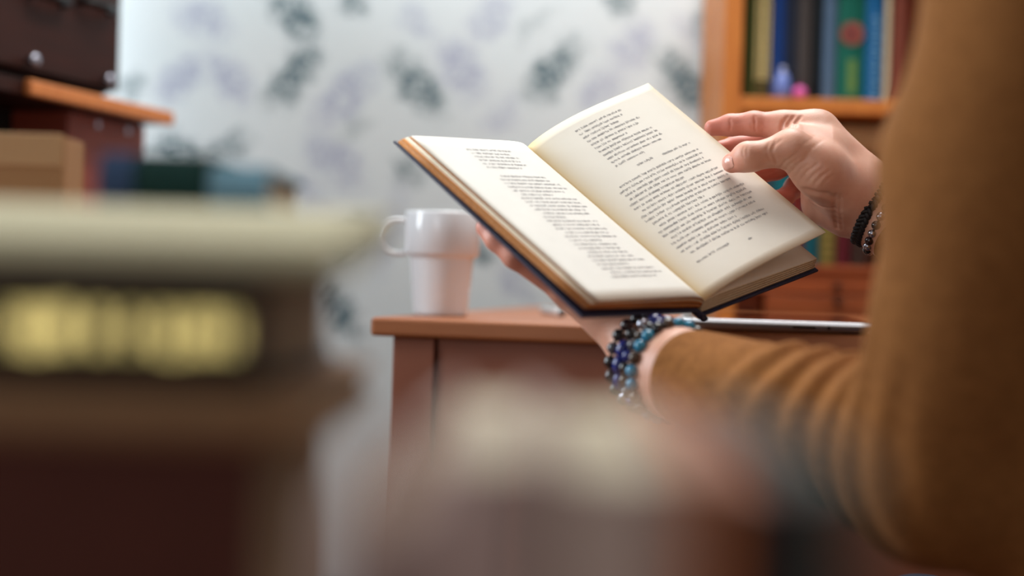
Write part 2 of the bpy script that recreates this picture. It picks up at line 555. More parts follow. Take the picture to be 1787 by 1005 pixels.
for (xa, xb, zt, zb, kx, ky) in ((pw + 0.002, BW * 0.62, d1t, z1 + 0.001, 1460.5, 500.5), (split, BW * 0.62, z1 - 0.001, z1 - 0.06, 1461.5, 527),
                                 (pw + 0.002, split - 0.002, z1 - 0.001, z1 - 0.06, None, 0),
                                 (BW * 0.62 + 0.002, BW - pw - 0.002, d1t, z1 - 0.06, None, 1), (pw + 0.002, BW - pw - 0.002, z1 - 0.062, z1 - 0.26, None, 1)):
    inset = 0.03 if (kx is None and ky == 0) else 0.004
    dr = obj('drawer', boxm((xa, inset, zb), (xb, BD - 0.03, zt), 0.002), M_DRAWER, bc)
    if kx:
        q = on_y(kx, ky, BY)
        kp = (q.x - pl.x, 0, q.z)
    else:
        kp = ((xa + xb) / 2, 0, (zb + zt) / 2)
    bm = bmesh.new()
    lathe(bm, [(0.0005, 0), (0.004, 0.0), (0.0055, 0.003), (0.0055, 0.006), (0.003, 0.009), (0.003, 0.016)], 16, Matrix.Translation((kp[0], inset - 0.013, kp[2])) @ Matrix.Rotation(-math.pi / 2, 4, 'X'))
    obj('knob', bm, M_BLACK, dr, True)
obj('plinth', boxm((pw, 0.01, 0), (BW - pw, 0.03, 0.08)), M_DRAWER, bc)


def shelf_book(x0p, x1p, base_z, top_px, rgb, label, y0=0.03, w=0.15, group='books standing on the upper bookcase shelf'):
    xa, xb = on_y(x0p, 300, BY + y0).x, on_y(x1p, 300, BY + y0).x
    sh = 0.0003
    h = (on_y(x0p, top_px, BY + y0).z - base_z)
    r = closed_book('book', xb - xa - 2 * sh, h, w, cloth('cover_cloth', rgb), M_CREAMPAGES, label, group)
    # the camera looks along the shelf at a slight roll: shift the upper row to hold its place
    r.location = (xa + sh, BY + y0 + 0.002, base_z)
    return r, xb - xa - 2 * sh, h


UPS = -4.0   # upper row: measured near y=80, books lean with the camera roll
rows = [(1297, 1310, -70, (74, 88, 46), 'thin olive green book first beside the bookcase side panel'),
        (1310, 1340, -40, (92, 84, 48), 'thick book with gold patterned spine second from the bookcase side panel'),
        (1340, 1364, -60, (26, 62, 128), 'royal blue book beside the gold patterned spine'),
        (1364, 1385, -75, (34, 42, 60), 'blue-black book right of the royal blue one'),
        (1385, 1411, -50, (72, 66, 64), 'dark grey book with a brownish spine on the upper shelf'),
        (1411, 1430, -65, (16, 22, 26), 'black book left of the slate blue one'),
        (1430, 1455, -45, (84, 108, 134), 'slate blue book left of the green one with red emblem'),
        (1455, 1504, -80, (18, 98, 82), 'wide green book with a red oval emblem on its spine'),
        (1504, 1537, -55, (18, 92, 144), 'bright blue book with pale marks on its spine'),
        (1538, 1549, -60, (214, 196, 160), 'thin cream book at the end of the upper row'),
        (1551, 1580, -50, (120, 60, 44), 'brick red book behind the sweater on the upper shelf')]
made = []
for k, (a, b_, tp, rgb, lab) in enumerate(rows):
    made.append(shelf_book(a + UPS * 0, b_, shelf_top, tp, rgb, lab))
# gold pattern: three columns of small flecks
r, t, h = made[1]
zlo = on_y(1325, 133, BY).z - shelf_top
fl = []
zz = zlo
while zz < h - 0.01:
    for c in range(3):
        xc = t * (0.2 + 0.3 * c)
        fl.append((xc - t * 0.11, zz, xc + t * 0.11, zz + 0.0042))
    zz += 0.0066
spine_print(r, fl, mat('pale_gold_print', (252, 232, 160), rough=0.5), 'spine_pattern', t=t)
r, t, h = made[7]
bm = bmesh.new()
ez = on_y(1480, 52, BY).z - shelf_top
lathe(bm, [(0.0002, 0), (0.018, 0), (0.018, 0.001), (0.0002, 0.001)], 28, Matrix.Translation((t * 0.5, -0.0026, ez)) @ Matrix.Rotation(-math.pi / 2, 4, 'X'))
e1 = obj('spine_emblem', bm, mat('emblem_red', (150, 74, 58), rough=0.6, rgb2=(110, 60, 52), scale=90), r)
bm = bmesh.new()
lathe(bm, [(0.0002, 0), (0.007, 0), (0.007, 0.0012), (0.0002, 0.0012)], 20, Matrix.Translation((t * 0.48, -0.0030, ez)) @ Matrix.Rotation(-math.pi / 2, 4, 'X'))
obj('emblem_center', bm, mat('emblem_dark', (96, 22, 34), rough=0.6), e1)
za, zb = on_y(1485, 160, BY).z - shelf_top, on_y(1485, 98, BY).z - shelf_top
spine_print(r, [(t * 0.38, za, t * 0.68, zb)], mat('label_olive', (112, 142, 60), rough=0.6, rgb2=(70, 116, 62), scale=80), 'spine_label', t=t)
r, t, h = made[8]
spine_print(r, [(t * (0.35 + 0.12 * (k % 2)), 0.006 + 0.0075 * k, t * (0.75 - 0.1 * (k % 3)), 0.0095 + 0.0075 * k) for k in range(18)], mat('pale_print', (120, 170, 204), rough=0.6), t=t)

# two small ornaments on the shelf edge in front of the books
oc = on_y(1365, 166, BY + 0.015)
orn = empty('ornament', (oc.x, BY + 0.016, shelf_top))
tag(orn, 'small lavender blue rounded ornament in front of the dark books', 'ornament')
bm = bmesh.new(); lathe(bm, [(0.0005, 0), (0.009, 0), (0.0115, 0.004), (0.013, 0.012), (0.0125, 0.022), (0.010, 0.032), (0.0065, 0.039), (0.0005, 0.042)], 24)
obj('body', bm, mat('lavender_glaze', (132, 146, 206), rough=0.25, rgb2=(96, 116, 186), scale=60), orn, True)
bm = bmesh.new(); lathe(bm, [(0.0005, 0.0412), (0.0035, 0.0415), (0.0042, 0.045), (0.003, 0.048), (0.0005, 0.049)], 16)
obj('finial', bm, mat('pale_glaze', (196, 200, 226), rough=0.25), orn, True)
oc = on_y(1396, 168, BY + 0.010)
orn2 = empty('ornament', (oc.x, BY + 0.013, shelf_top))
tag(orn2, 'tiny pink ball ornament on the shelf edge in front of the grey book', 'ornament')
bm = bmesh.new(); lathe(bm, [(0.0005, 0), (0.006, 0.0), (0.0095, 0.004), (0.0105, 0.009), (0.009, 0.0145), (0.0055, 0.018), (0.0005, 0.019)], 20)
obj('ball', bm, mat('pink_glaze', (222, 92, 168), rough=0.4), orn2, True)
bm = bmesh.new(); lathe(bm, [(0.0005, 0.0185), (0.002, 0.0188), (0.0015, 0.0225), (0.0005, 0.023)], 12)
obj('stalk', bm, mat('pink_stalk', (150, 60, 110), rough=0.4), orn2, True)

# lower row of upright books with a beige book lying on them
low = [(1298, 1326, 268, (120, 74, 50), 'brown book first on the lower bookcase shelf'),
       (1326, 1352, 276, (66, 84, 96), 'grey-blue book behind the thumb on the lower shelf'),
       (1352, 1382, 262, (24, 120, 132), 'teal book seen between the fingers on the lower shelf'),
       (1382, 1407, 270, (120, 40, 34), 'red book behind the palm on the lower shelf'),
       (1407, 1434, 266, (18, 90, 104), 'blue-green book below the wrist on the lower shelf'),
       (1435, 1463, 262, (120, 110, 52), 'olive book with banded spine below the right wrist'),
       (1464, 1490, 268, (92, 26, 36), 'maroon book right of the olive banded one'),
       (1491, 1520, 270, (60, 42, 34), 'dark brown book beside the maroon one')]
lowb = []
for (a, b_, tp, rgb, lab) in low:
    lowb.append(shelf_book(a, b_, low_top, tp, rgb, lab, group='books standing on the lower bookcase shelf'))
r, t, h = lowb[5]
spine_print(r, [(t * 0.08, z, t * 0.92, z + 0.003) for z in (0.012, 0.024, 0.036, 0.05)], mat('band_tan', (158, 140, 74), rough=0.6), 'spine_band', t=t)
tops = max(r.location.z + h for r, t, h in lowb)
beige = closed_book('book', 0.040, 0.20, 0.14, cloth('beige_cloth', (186, 148, 104)), M_CREAMPAGES, 'beige book lying flat on top of the lower shelf row', 'books standing on the lower bookcase shelf')
beige['group'] = 'books lying flat on the bookcase'
lay(beige, (on_y(1425, 250, BY + 0.03).x, BY + 0.035, tops + 0.040))

# ------------------------------------------------------------------ cabinet at the left
ang_dir = Vector((0.29, 0.957, 0)).normalized()          # its front runs away from us, to the right
far = on_y(305, 196, 2.1)
wc = empty('writing_cabinet', (far.x, far.y, 0), math.atan2(ang_dir.y, ang_dir.x))
tag(wc, 'dark red wooden cabinet with steel knobs over an orange-edged ledge', 'cabinet')
def cab_local(px, py, yl):
    """cabinet-local point on the plane y=yl under a pixel"""
    W = Matrix.Translation((far.x, far.y, 0)) @ Matrix.Rotation(math.atan2(ang_dir.y, ang_dir.x), 4, 'Z')
    Wi = W.inverted()
    o = Wi @ Vector((0, 0, CAM_Z)); p = Wi @ P(px, py, 1)
    v = p - o
    return o + v * ((yl - o.y) / v.y)


# local x runs along the front (0 = far end, negative = nearer), local +y points into the cabinet (left)
bz = far.z
obj('edge_strip', boxm((-0.345, 0, bz - 0.020), (0.0, 0.012, bz), 0.003), M_BOARD, wc)
obj('ledge', boxm((-0.75, 0.0122, bz - 0.019), (-0.001, 0.32, bz - 0.0005), 0.001), M_REDWOOD, wc)
fy = 0.055
x_end = cab_local(211, 100, fy).x
ub = bz + 0.018
obj('upper_carcass', boxm((-0.75, fy + 0.018, ub), (x_end, 0.36, ub + 0.42), 0.003), M_REDWOOD, wc)
obj('foot_rail', boxm((-0.75, fy + 0.022, bz), (x_end - 0.01, 0.34, ub)), M_DARK, wc)
inv = wc.matrix_world


k1, k2 = cab_local(48, 105, fy), cab_local(180, 140, fy)
h1, h2 = cab_local(163, 12, fy), cab_local(78, -2, fy)
for dx0, dx1, kk, hh in ((-0.36, x_end - 0.003, k2, h1), (-0.75, -0.363, k1, h2)):
    dr = obj('drawer', boxm((dx0, fy, ub + 0.004), (dx1, fy + 0.02, ub + 0.20), 0.003), M_REDWOOD, wc)
    obj('drawer', boxm((dx0, fy, ub + 0.204), (dx1, fy + 0.02, ub + 0.41), 0.003), M_REDWOOD, wc)
    bm = bmesh.new()
    lathe(bm, [(0.0005, 0), (0.006, 0.0), (0.0088, 0.003), (0.0088, 0.007), (0.004, 0.011), (0.004, 0.018)], 20, Matrix.Translation((kk.x, fy - 0.016, kk.z)) @ Matrix.Rotation(-math.pi / 2, 4, 'X'))
    obj('knob', bm, M_STEEL, dr, True)
    bm = bmesh.new()
    tube(bm, [(hh.x - 0.038, fy, hh.z), (hh.x - 0.033, fy - 0.016, hh.z), (hh.x, fy - 0.02, hh.z), (hh.x + 0.033, fy - 0.016, hh.z), (hh.x + 0.038, fy, hh.z)], 0.005, 0.006, 10)
    obj('handle', bm, M_BLACK, dr, True)
pa, pb_ = cab_local(120, 230, 0.05), cab_local(254, 230, 0.05)
obj('pedestal', boxm((pa.x, 0.05, 0), (pb_.x, 0.30, bz - 0.0192), 0.004), M_MIDWOOD, wc)
obj('back_panel', boxm((-0.75, 0.14, 0), (pa.x, 0.16, bz - 0.0195)), M_DARK, wc)  # near-black sheet added for the shadow under the ledge
obj('end_panel', boxm((-0.77, 0.02, 0), (-0.75, 0.36, ub + 0.42), 0.003), M_REDWOOD, wc)
for sx in (0.35, 0.75):
    sxp = pa.x + (pb_.x - pa.x) * sx
    bm = bmesh.new()
    lathe(bm, [(0.0003, 0), (0.005, 0), (0.005, 0.003), (0.0003, 0.003)], 16, Matrix.Translation((sxp, 0.0485, bz - 0.032)) @ Matrix.Rotation(-math.pi / 2, 4, 'X'))
    obj('screw', bm, M_STEEL, wc)

# ------------------------------------------------------------------ near table with the stacks of books
TZ = 0.57
nt_ = empty('reading_table', (0, 0, 0))
tag(nt_, 'low reading table in front carrying stacks and rows of books', 'table')
M_TABLE = mat('table_wood', (112, 62, 42), rgb2=(92, 48, 32), rough=0.4, scale=3, stretch=(2, 20, 2))
obj('tabletop', boxm((-0.62, -0.20, TZ - 0.026), (0.10, 0.95, TZ), 0.004), M_TABLE, nt_)
for sx in (-0.58, 0.06):
    for sy in (-0.16, 0.91):
        obj('leg', boxm((sx - 0.025, sy - 0.025, 0), (sx + 0.025, sy + 0.025, TZ - 0.026), 0.004), M_TABLE, nt_)

SY = 0.345
gz = CAM_Z - 0.0296          # underside of the gold lettered book
right_end = (478 - 893) / FPX * SY
M_TANPAGES = mat('tan_page_block', (150, 122, 92), rough=0.85, rgb2=(126, 98, 72), scale=8, stretch=(1, 1, 60))
specs = [  # z0, z1, length, right end, rgb, label
    (TZ, 0.640, 0.25, right_end + 0.004, (60, 48, 40), 'thick grey-brown book at the bottom of the left stack'),
    (0.640, 0.748, 0.24, right_end - 0.004, (78, 36, 24), 'thick dark red book second from the bottom of the left stack'),
    (0.748, gz, 0.25, right_end + 0.010, (146, 108, 76), 'tan-brown book under the gold lettered one'),
    (gz, gz + 0.0287, 0.235, right_end - 0.004, (30, 20, 22), 'dark bound book with gold letters on its spine in the left stack'),
    (gz + 0.0287, gz + 0.0382, 0.23, right_end + 0.016, (194, 184, 150), 'cream paperback lying tilted on top of the left stack')]
for k, (z0, z1_, ln, xr, rgb, lab) in enumerate(specs):
    b = closed_book('book', z1_ - z0, ln, 0.15, cloth('stack_cover', rgb, 0.75), M_CREAMPAGES if k == 4 else M_TANPAGES, lab, 'books lying in the left foreground stack')
    lay(b, (xr - ln, SY + 0.003 * (k % 2), z1_), yaw=0.0)
    if k == 4:
        b.location = (xr - ln, SY - 0.004, z1_)
        b.rotation_euler = (Matrix.Rotation(math.radians(5), 4, 'X') @ Matrix.Rotation(math.pi / 2, 4, 'Y')).to_euler()
        wdg = closed_book('book', 0.0085, 0.21, 0.035, cloth('stack_cover', (120, 96, 70)), M_TANPAGES, 'slim brown notebook propping up the tilted cream paperback', 'books lying in the left foreground stack')
        lay(wdg, (xr - ln, SY + 0.095, gz + 0.0287 + 0.0087))
    # laid: local z -> world x ; local x -> world -z
    if k == 3:
        t = z1_ - z0
        strokes = [(20, .8), (46, 1), (72, 1.1), (98, .9), (117, 1), (172, 1.5), (228, 1), (282, 1.3), (325, 1.6), (338, 1.4), (366, 1.7), (402, 1.2)]
        rec = []
        for sx, w in strokes:
            xw = (sx - 893) / FPX * SY
            zc = xw - (xr - ln)
            rec.append((t * 0.5 - 0.0038, zc - 0.0011 * w, t * 0.5 + 0.0038, zc + 0.0012 * w))
        for (sx, sx2, top) in ((46, 72, .004), (98, 117, -.004), (228, 250, 0), (282, 325, .004), (338, 366, 0)):
            z0_, z1b = (sx - 893) / FPX * SY - (xr - ln), (sx2 - 893) / FPX * SY - (xr - ln)
            rec.append((t * 0.5 + top - 0.0006, z0_, t * 0.5 + top + 0.0006, z1b))
        spine_print(b, rec, M_GOLD, 'gold_lettering', t=t)

# second, farther stack with blue and green books on top
fy2 = 0.56
ztop = CAM_Z + 0.0465
fspecs = [(TZ, 0.64, (90, 84, 76), 'grey book at the bottom of the rear left stack'), (0.64, 0.71, (110, 92, 70), 'khaki book low in the rear left stack'),
          (0.71, 0.765, (84, 70, 62), 'brown book in the middle of the rear left stack'), (0.765, ztop - 0.0235, (150, 140, 116), 'pale khaki book under the blue and green ones')]
xa2 = (140 - 893) / FPX * fy2
for z0, z1_, rgb, lab in fspecs:
    b = closed_book('book', z1_ - z0, (440 - 140) / FPX * fy2, 0.11, cloth('stack_cover', rgb), M_CREAMPAGES, lab, 'books lying in the rear left stack')
    lay(b, (xa2, fy2 + 0.004, z1_))
for x0p, x1p, rgb, lab, dz in ((150, 212, (62, 84, 118), 'small blue book lying left on the rear stack', 0.0), (216, 345, (22, 62, 56), 'small dark green book lying in the middle of the rear stack', 0.0),
                               (349, 452, (132, 176, 196), 'small light blue book lying right on the rear stack', -0.004)):
    xw0, xw1 = (x0p - 893) / FPX * fy2, (x1p - 893) / FPX * fy2
    b = closed_book('book', 0.0235 + dz, xw1 - xw0, 0.10, cloth('small_cover', rgb), M_CREAMPAGES, lab, 'small books on the rear left stack')
    lay(b, (xw0, fy2 + 0.012, ztop + dz))

# tan magazine box at the left edge
bd = 0.82
bx1 = (104 - 893) / FPX * bd
btop = on_y(50, 236, bd).z
mb = empty('magazine_box', (bx1 - 0.16, bd, TZ))
tag(mb, 'tan cardboard magazine box standing behind the left stacks', 'box')
M_TAN = mat('tan_card', (184, 136, 90), rough=0.8, var=0.08, scale=10)
bm = bmesh.new(); hh = btop - TZ
box(bm, (0, 0, 0), (0.16, 0.003, hh), 0.001); box(bm, (0, 0.037, 0), (0.16, 0.04, hh), 0.001)
box(bm, (0, 0.003, 0), (0.003, 0.037, hh), 0.0005); box(bm, (0.157, 0.003, 0), (0.16, 0.037, hh), 0.0005); box(bm, (0.003, 0.003, 0), (0.157, 0.037, 0.003))
obj('case', bm, M_TAN, mb)
obj('front_lip', boxm((0.0, -0.002, hh - 0.018), (0.16, 0.0, hh + 0.001), 0.0008), mat('tan_lip', (206, 160, 112), rough=0.7), mb)

# upright books at the lower middle
fd = 0.205
ups = [(572, 738, 905, (164, 136, 126), 'upright mauve-brown book at the left end of the front row', 'brown', 0.12),
       (742, 962, 784, (184, 154, 144), 'upright grey-mauve book with cream page tops left in the front row', 'pale', 0.12),  # cover colour carries the shade of cream page edges facing us
       (972, 1236, 808, (186, 160, 146), 'thicker upright beige-grey book with cream page tops right of the grey-mauve one', 'pale2', 0.12),  # cover likewise toned to imitate shaded page edges
       (1240, 1296, 808, (214, 122, 62), 'thin upright orange-brown book in the front row', 'brown', 0.12),
       (1300, 1462, 836, (58, 40, 36), 'upright dark brown book with pinkish top edges in the front row', 'dark', 0.12),
       (1466, 1530, 826, (52, 80, 74), 'thin upright dark green book at the right end of the front row', 'green', 0.12)]
for x0p, x1p, yp, rgb, lab, kd, dep in ups:
    xw0, xw1 = (x0p - 893) / FPX * fd, (x1p - 893) / FPX * fd
    zt = on_y((x0p + x1p) / 2, yp, fd).z
    pages = M_CREAMPAGES if kd.startswith('pale') else M_TANPAGES if kd == 'brown' else mat('pinkish_pages', (206, 150, 128), rough=0.85, var=0.1)
    b = closed_book('book', xw1 - xw0 - 0.0006, zt - TZ, dep, cloth('row_cover', rgb), pages, lab, 'books standing in the front row', board=0.0022)
    b.location = (xw0 + 0.0003, fd + 0.003, TZ)

# ------------------------------------------------------------------ the open book
S0, S1 = Vector((0.0088, 1.1373, 0.8968)), Vector((0.1398, 1.0325, 0.7795))
RT, RB = Vector((0.1090, 1.1944, 0.9589)), Vector((0.2407, 1.0975, 0.8346))
LT, LB = Vector((-0.0765, 1.0359, 0.8932)), Vector((0.0566, 0.9299, 0.7786))
UH = (S1 - S0).normalized()
HB = (S1 - S0).length
NR = (S1 - S0).cross(RT - S0).normalized()
NL = (LT - S0).cross(S1 - S0).normalized()
WL = UH.cross(NL)           # outward across the left page
if WL.dot(LT - S0) < 0: WL = -WL
WR = UH.cross(NR)
if WR.dot(RT - S0) < 0: WR = -WR


def bulge_r(u, v):
    s = (u ** 0.72) * ((1 - u) ** 1.35) / 0.371
    return (0.0112 - 0.0035 * v) * s


def bulge_l(u, v):
    return 0.0052 * (1 - math.exp(-u / 0.055)) * (1 - u) ** 0.9


def page_r(u, v, off=0.0):
    top, bot = S0.lerp(RT, u), S1.lerp(RB, u)
    return top.lerp(bot, v) + NR * (bulge_r(u, v) + off)


def page_l(u, v, off=0.0):
    top, bot = S0.lerp(LT, u), S1.lerp(LB, u)
    return top.lerp(bot, v) + NL * (bulge_l(u, v) + off)


def sheet(name, f_top, f_bot, nu, nv, m, parent, age_shade=None, umap=lambda u: u, side_m=None):
    """closed slab between two parametric surfaces"""
    bm = bmesh.new()
    lay_age_shade = bm.verts.layers.float.new('age_shade')
    T, Bt = {}, {}
    for i in range(nu + 1):
        for j in range(nv + 1):
            u, v = umap(i / nu), j / nv
            a = age_shade(u, v) if age_shade else 0
            T[i, j] = bm.verts.new(f_top(u, v)); T[i, j][lay_age_shade] = a
            Bt[i, j] = bm.verts.new(f_bot(u, v)); Bt[i, j][lay_age_shade] = a
    for i in range(nu):
        for j in range(nv):
            bm.faces.new((T[i, j], T[i + 1, j], T[i + 1, j + 1], T[i, j + 1]))
            bm.faces.new((Bt[i, j], Bt[i, j + 1], Bt[i + 1, j + 1], Bt[i + 1, j]))
    rim = [(i, 0) for i in range(nu)] + [(nu, j) for j in range(nv)] + [(i, nv) for i in range(nu, 0, -1)] + [(0, j) for j in range(nv, 0, -1)]
    for k in range(len(rim)):
        a, b = rim[k], rim[(k + 1) % len(rim)]
        f = bm.faces.new((T[a], Bt[a], Bt[b], T[b]))
        if side_m is not None: f.material_index = 1
    ms = [m] if side_m is None else [m, side_m]
    return obj(name, bm, ms, parent, True)


book = empty('open_book', (S0 + S1) / 2)
tag(book, 'open hardback book with dark blue covers and yellowed pages held in two hands', 'book')
BI = Matrix.Translation(-(S0 + S1) / 2)


def rebase(o):
    o.data.transform(BI)
    return o


def age_shade_r(u, v):
    e = min(1 - u, v * 1.6, (1 - v) * 1.6)
    return min(1.0, 0.85 * math.exp(-u / 0.06) + 0.40 * math.exp(-e / 0.03) + 0.18)  # browned edges; warm fold shade and overall darker tone are painted in


def age_shade_l(u, v):
    e = min(1 - u, v * 1.6, (1 - v) * 1.6)
    return min(1.0, 0.35 * math.exp(-u / 0.03) + 0.25 * math.exp(-e / 0.012))  # fold term is painted shade, the rest browned edges


M_EDGE = mat('browned_page_edges', (200, 132, 62), rough=0.8, rgb2=(158, 92, 38), scale=900, stretch=(1, 1, 1))
M_EDGE2 = mat('pale_page_edges', (240, 228, 198), rough=0.8, rgb2=(214, 196, 156), scale=700)
usq = lambda u: u ** 1.7
# lifted right-hand leaf
rebase(sheet('page_leaf', lambda u, v: page_r(u, v), lambda u, v: page_r(u, v, -0.0006), 40, 24, M_PAPER, book, age_shade_r, usq))
# right page block: swung down from the leaf by a few degrees about the fold
TH_R = math.radians(16.3)
WR2 = (WR * math.cos(TH_R) - NR * math.sin(TH_R))
NR2 = (NR * math.cos(TH_R) + WR * math.sin(TH_R))
TR_, TL_ = 0.0112, 0.0064
PWD = 0.1350


def blk_r(u, v, off=0.0):
    b = 0.0035 * (1 - math.exp(-u / 0.05)) * (1 - u)
    return S0.lerp(S1, v) - NR2 * 0.0008 + WR2 * (u * PWD) + NR2 * (b + off)


NSEC = 5
for k in range(NSEC):
    a0, a1 = k / NSEC, (k + 1) / NSEC
    sk = [0.0, 0.0012, 0.0006, 0.0020, 0.0030][k]

    def ft(u, v, a0=a0, sk=sk): return blk_r(u, v) * (1 - a0) + (S0.lerp(S1, v) - NR2 * (TR_ + 0.0008) + WR2 * (u * PWD)) * a0 + WR2 * (sk * u)
    def fb(u, v, a1=a1, sk=sk): return blk_r(u, v) * (1 - a1) + (S0.lerp(S1, v) - NR2 * (TR_ + 0.0008) + WR2 * (u * PWD)) * a1 + WR2 * (sk * u) + NR2 * 0.00015
    rebase(sheet('page_section', ft, fb, 24, 6, M_PAPER, book, lambda u, v: 0.10 + 0.4 * math.exp(-u / 0.1), usq, M_EDGE2))  # darker towards the fold: shade put into the paper colour
# left page and block, three gatherings that step outwards
rebase(sheet('page_leaf', lambda u, v: page_l(u, v), lambda u, v: page_l(u, v, -0.0005), 36, 16, M_PAPER, book, age_shade_l, usq))
for k, (o0, o1, e0, e1, mm) in enumerate(((0.0006, 0.0015, 0.0, 0.0020, M_EDGE), (0.0015, 0.0024, 0.0040, 0.0045, M_EDGE2), (0.0024, 0.0044, 0.0055, 0.0090, M_EDGE), (0.0044, 0.0064, 0.0090, 0.0105, M_EDGE))):
    def ft(u, v, o=o0, e=e0): return page_l(u, v, 0) * (1 - o / TL_) + (S0.lerp(LT, u).lerp(S1.lerp(LB, u), v)) * (o / TL_) - NL * o + WL * (e * u)
    def fb(u, v, o=o1, e=e1): return page_l(u, v, 0) * (1 - o / TL_) + (S0.lerp(LT, u).lerp(S1.lerp(LB, u), v)) * (o / TL_) - NL * (o - 0.0001) + WL * (e * u)
    rebase(sheet('page_section', ft, fb, 24, 6, M_PAPER, book, lambda u, v: 0.3, usq, mm))


def board_mesh(base, W, N, width, t, over):
    bm = bmesh.new()
    box(bm, (0.004, -over, -t), (width, HB + over * 0.7, 0), 0.0009, 3)
    M = Matrix((W, UH, N)).transposed().to_4x4(); M.translation = base
    bmesh.ops.transform(bm, matrix=M, verts=bm.verts)
    return bm


BT = 0.0020
baseL = S0 - NL * (TL_ + 0.0003)
baseR = S0 - NR2 * (TR_ + 0.0012)
rebase(obj('front_board', board_mesh(baseL, WL, NL, 0.1315 + 0.0128, BT, 0.004), M_NAVY, book))
rebase(obj('back_board', board_mesh(baseR, WR2, NR2, PWD + 0.0062, BT, 0.004), M_NAVY, book))
# spine: a curved strip between the inner ends of the two boards, drooping below the fold
eL = -NL * (TL_ + 0.0003 + BT / 2) + WL * 0.004
eR = -NR2 * (TR_ + 0.0012 + BT / 2) + WR2 * 0.004
bm = bmesh.new()
mid = (eL + eR) / 2 - (NL + NR2).normalized() * 0.006
ns = 12
rings = []
for k in range(ns + 1):
    s = k / ns
    p = eL * (1 - s) ** 2 + mid * 2 * s * (1 - s) + eR * s ** 2
    tg = ((mid - eL) * (1 - s) + (eR - mid) * s).normalized()
    nn = tg.cross(UH).normalized()
    q = [S0 + p - UH * 0.005, S0 + p + UH * (HB + 0.0065)]
    rings.append([bm.verts.new(q[0] + nn * 0.0018), bm.verts.new(q[1] + nn * 0.0018), bm.verts.new(q[1] - nn * 0.0018), bm.verts.new(q[0] - nn * 0.0018)])
for a, b in zip(rings, rings[1:]):
    for k in range(4):
        bm.faces.new((a[k], a[(k + 1) % 4], b[(k + 1) % 4], b[k]))
bm.faces.new(rings[0]); bm.faces.new(rings[-1])
rebase(obj('spine', bm, M_NAVY, book, True))


# printed text: flat letter-like marks following the page
def text_mesh(page, lines, width_m, height_m, sgn=1):
    """lines: (v, u0, u1); u runs along the reading direction; marks 0.12 mm above the paper"""
    bm = bmesh.new()
    R = random.Random(3)

    def quad(u0, u1, v0, v1):
        ps = [page(u, v, 0.00012) for u, v in ((u0, v0), (u1, v0), (u1, v1), (u0, v1))]
        bm.faces.new([bm.verts.new(p) for p in ps])
    st = 0.00030 / width_m
    bar = 0.00030 / height_m
    xh = 0.00165 / height_m
    for v, u0, u1 in lines:
        u = u0
        dirn = 1 if u1 > u0 else -1
        n = R.randint(2, 8)
        while (u1 - u) * dirn > 0.012:
            for _ in range(n):
                w = R.choice((0.6, 1.0, 1.0, 1.2, 1.5)) * 0.00112 / width_m
                if (u1 - u) * dirn < w: break
                a, b = (u, u + w * dirn)
                if a > b: a, b = b, a
                up = 0.0009 / height_m if R.random() < 0.22 else 0
                dn = 0.0008 / height_m if R.random() < 0.12 else 0
                quad(a, a + st, v - xh - up, v + dn)
                if w * width_m > 0.0008:
                    if R.random() < 0.75: quad(b - st, b, v - xh, v)
                    if R.random() < 0.7: quad(a, b, v - xh, v - xh + bar)
                    if R.random() < 0.6: quad(a, b, v - bar, v)
                    if R.random() < 0.3: quad(a, b, v - xh * 0.55, v - xh * 0.55 + bar)
                u += (w + 0.00032 / width_m) * dirn
            u += 0.0012 / width_m * dirn
            n = R.randint(2, 9)
    return bm


R2 = random.Random(11)
ls = 0.0238
lines = []
for k in range(11):
    lines.append((0.078 + k * ls, 0.285, (0.66, 0.64, 0.58, 0.72, 0.68, 0.55, 0.72, 0.73, 0.74, 0.71, 0.52)[k]))
lines += [(0.360, 0.40, 0.53), (0.366, 0.60, 0.84)]
ind = [.19, .16, .17, .17, .14, .14, .17, .13, .13, .15, .17, .13, .13, .16, .13, .13, .13, .17]
for k in range(18):
    lines.append((0.410 + k * ls, ind[k], 0.87 - R2.random() * 0.06 - (0.25 if k in (4, 9, 15) else 0)))
lines.append((0.862, 0.15, 0.42))
lines.append((0.885, 0.53, 0.565))
o = rebase(obj('printed_text', text_mesh(page_r, lines, 0.132, HB), M_PRINT, book))
lines = []
for k in range(6):
    lines.append((0.085 + k * ls, 0.67, 0.67 - (0.38, 0.34, 0.40, 0.36, 0.38, 0.30)[k]))
for k in range(27):
    i0 = 0.68 if k % 5 else 0.64
    lines.append((0.262 + k * ls, i0, 0.16 + R2.random() * 0.14 + (0.2 if k % 6 == 5 else 0)))
o = rebase(obj('printed_text', text_mesh(page_l, lines, 0.132, HB), M_PRINT, book))


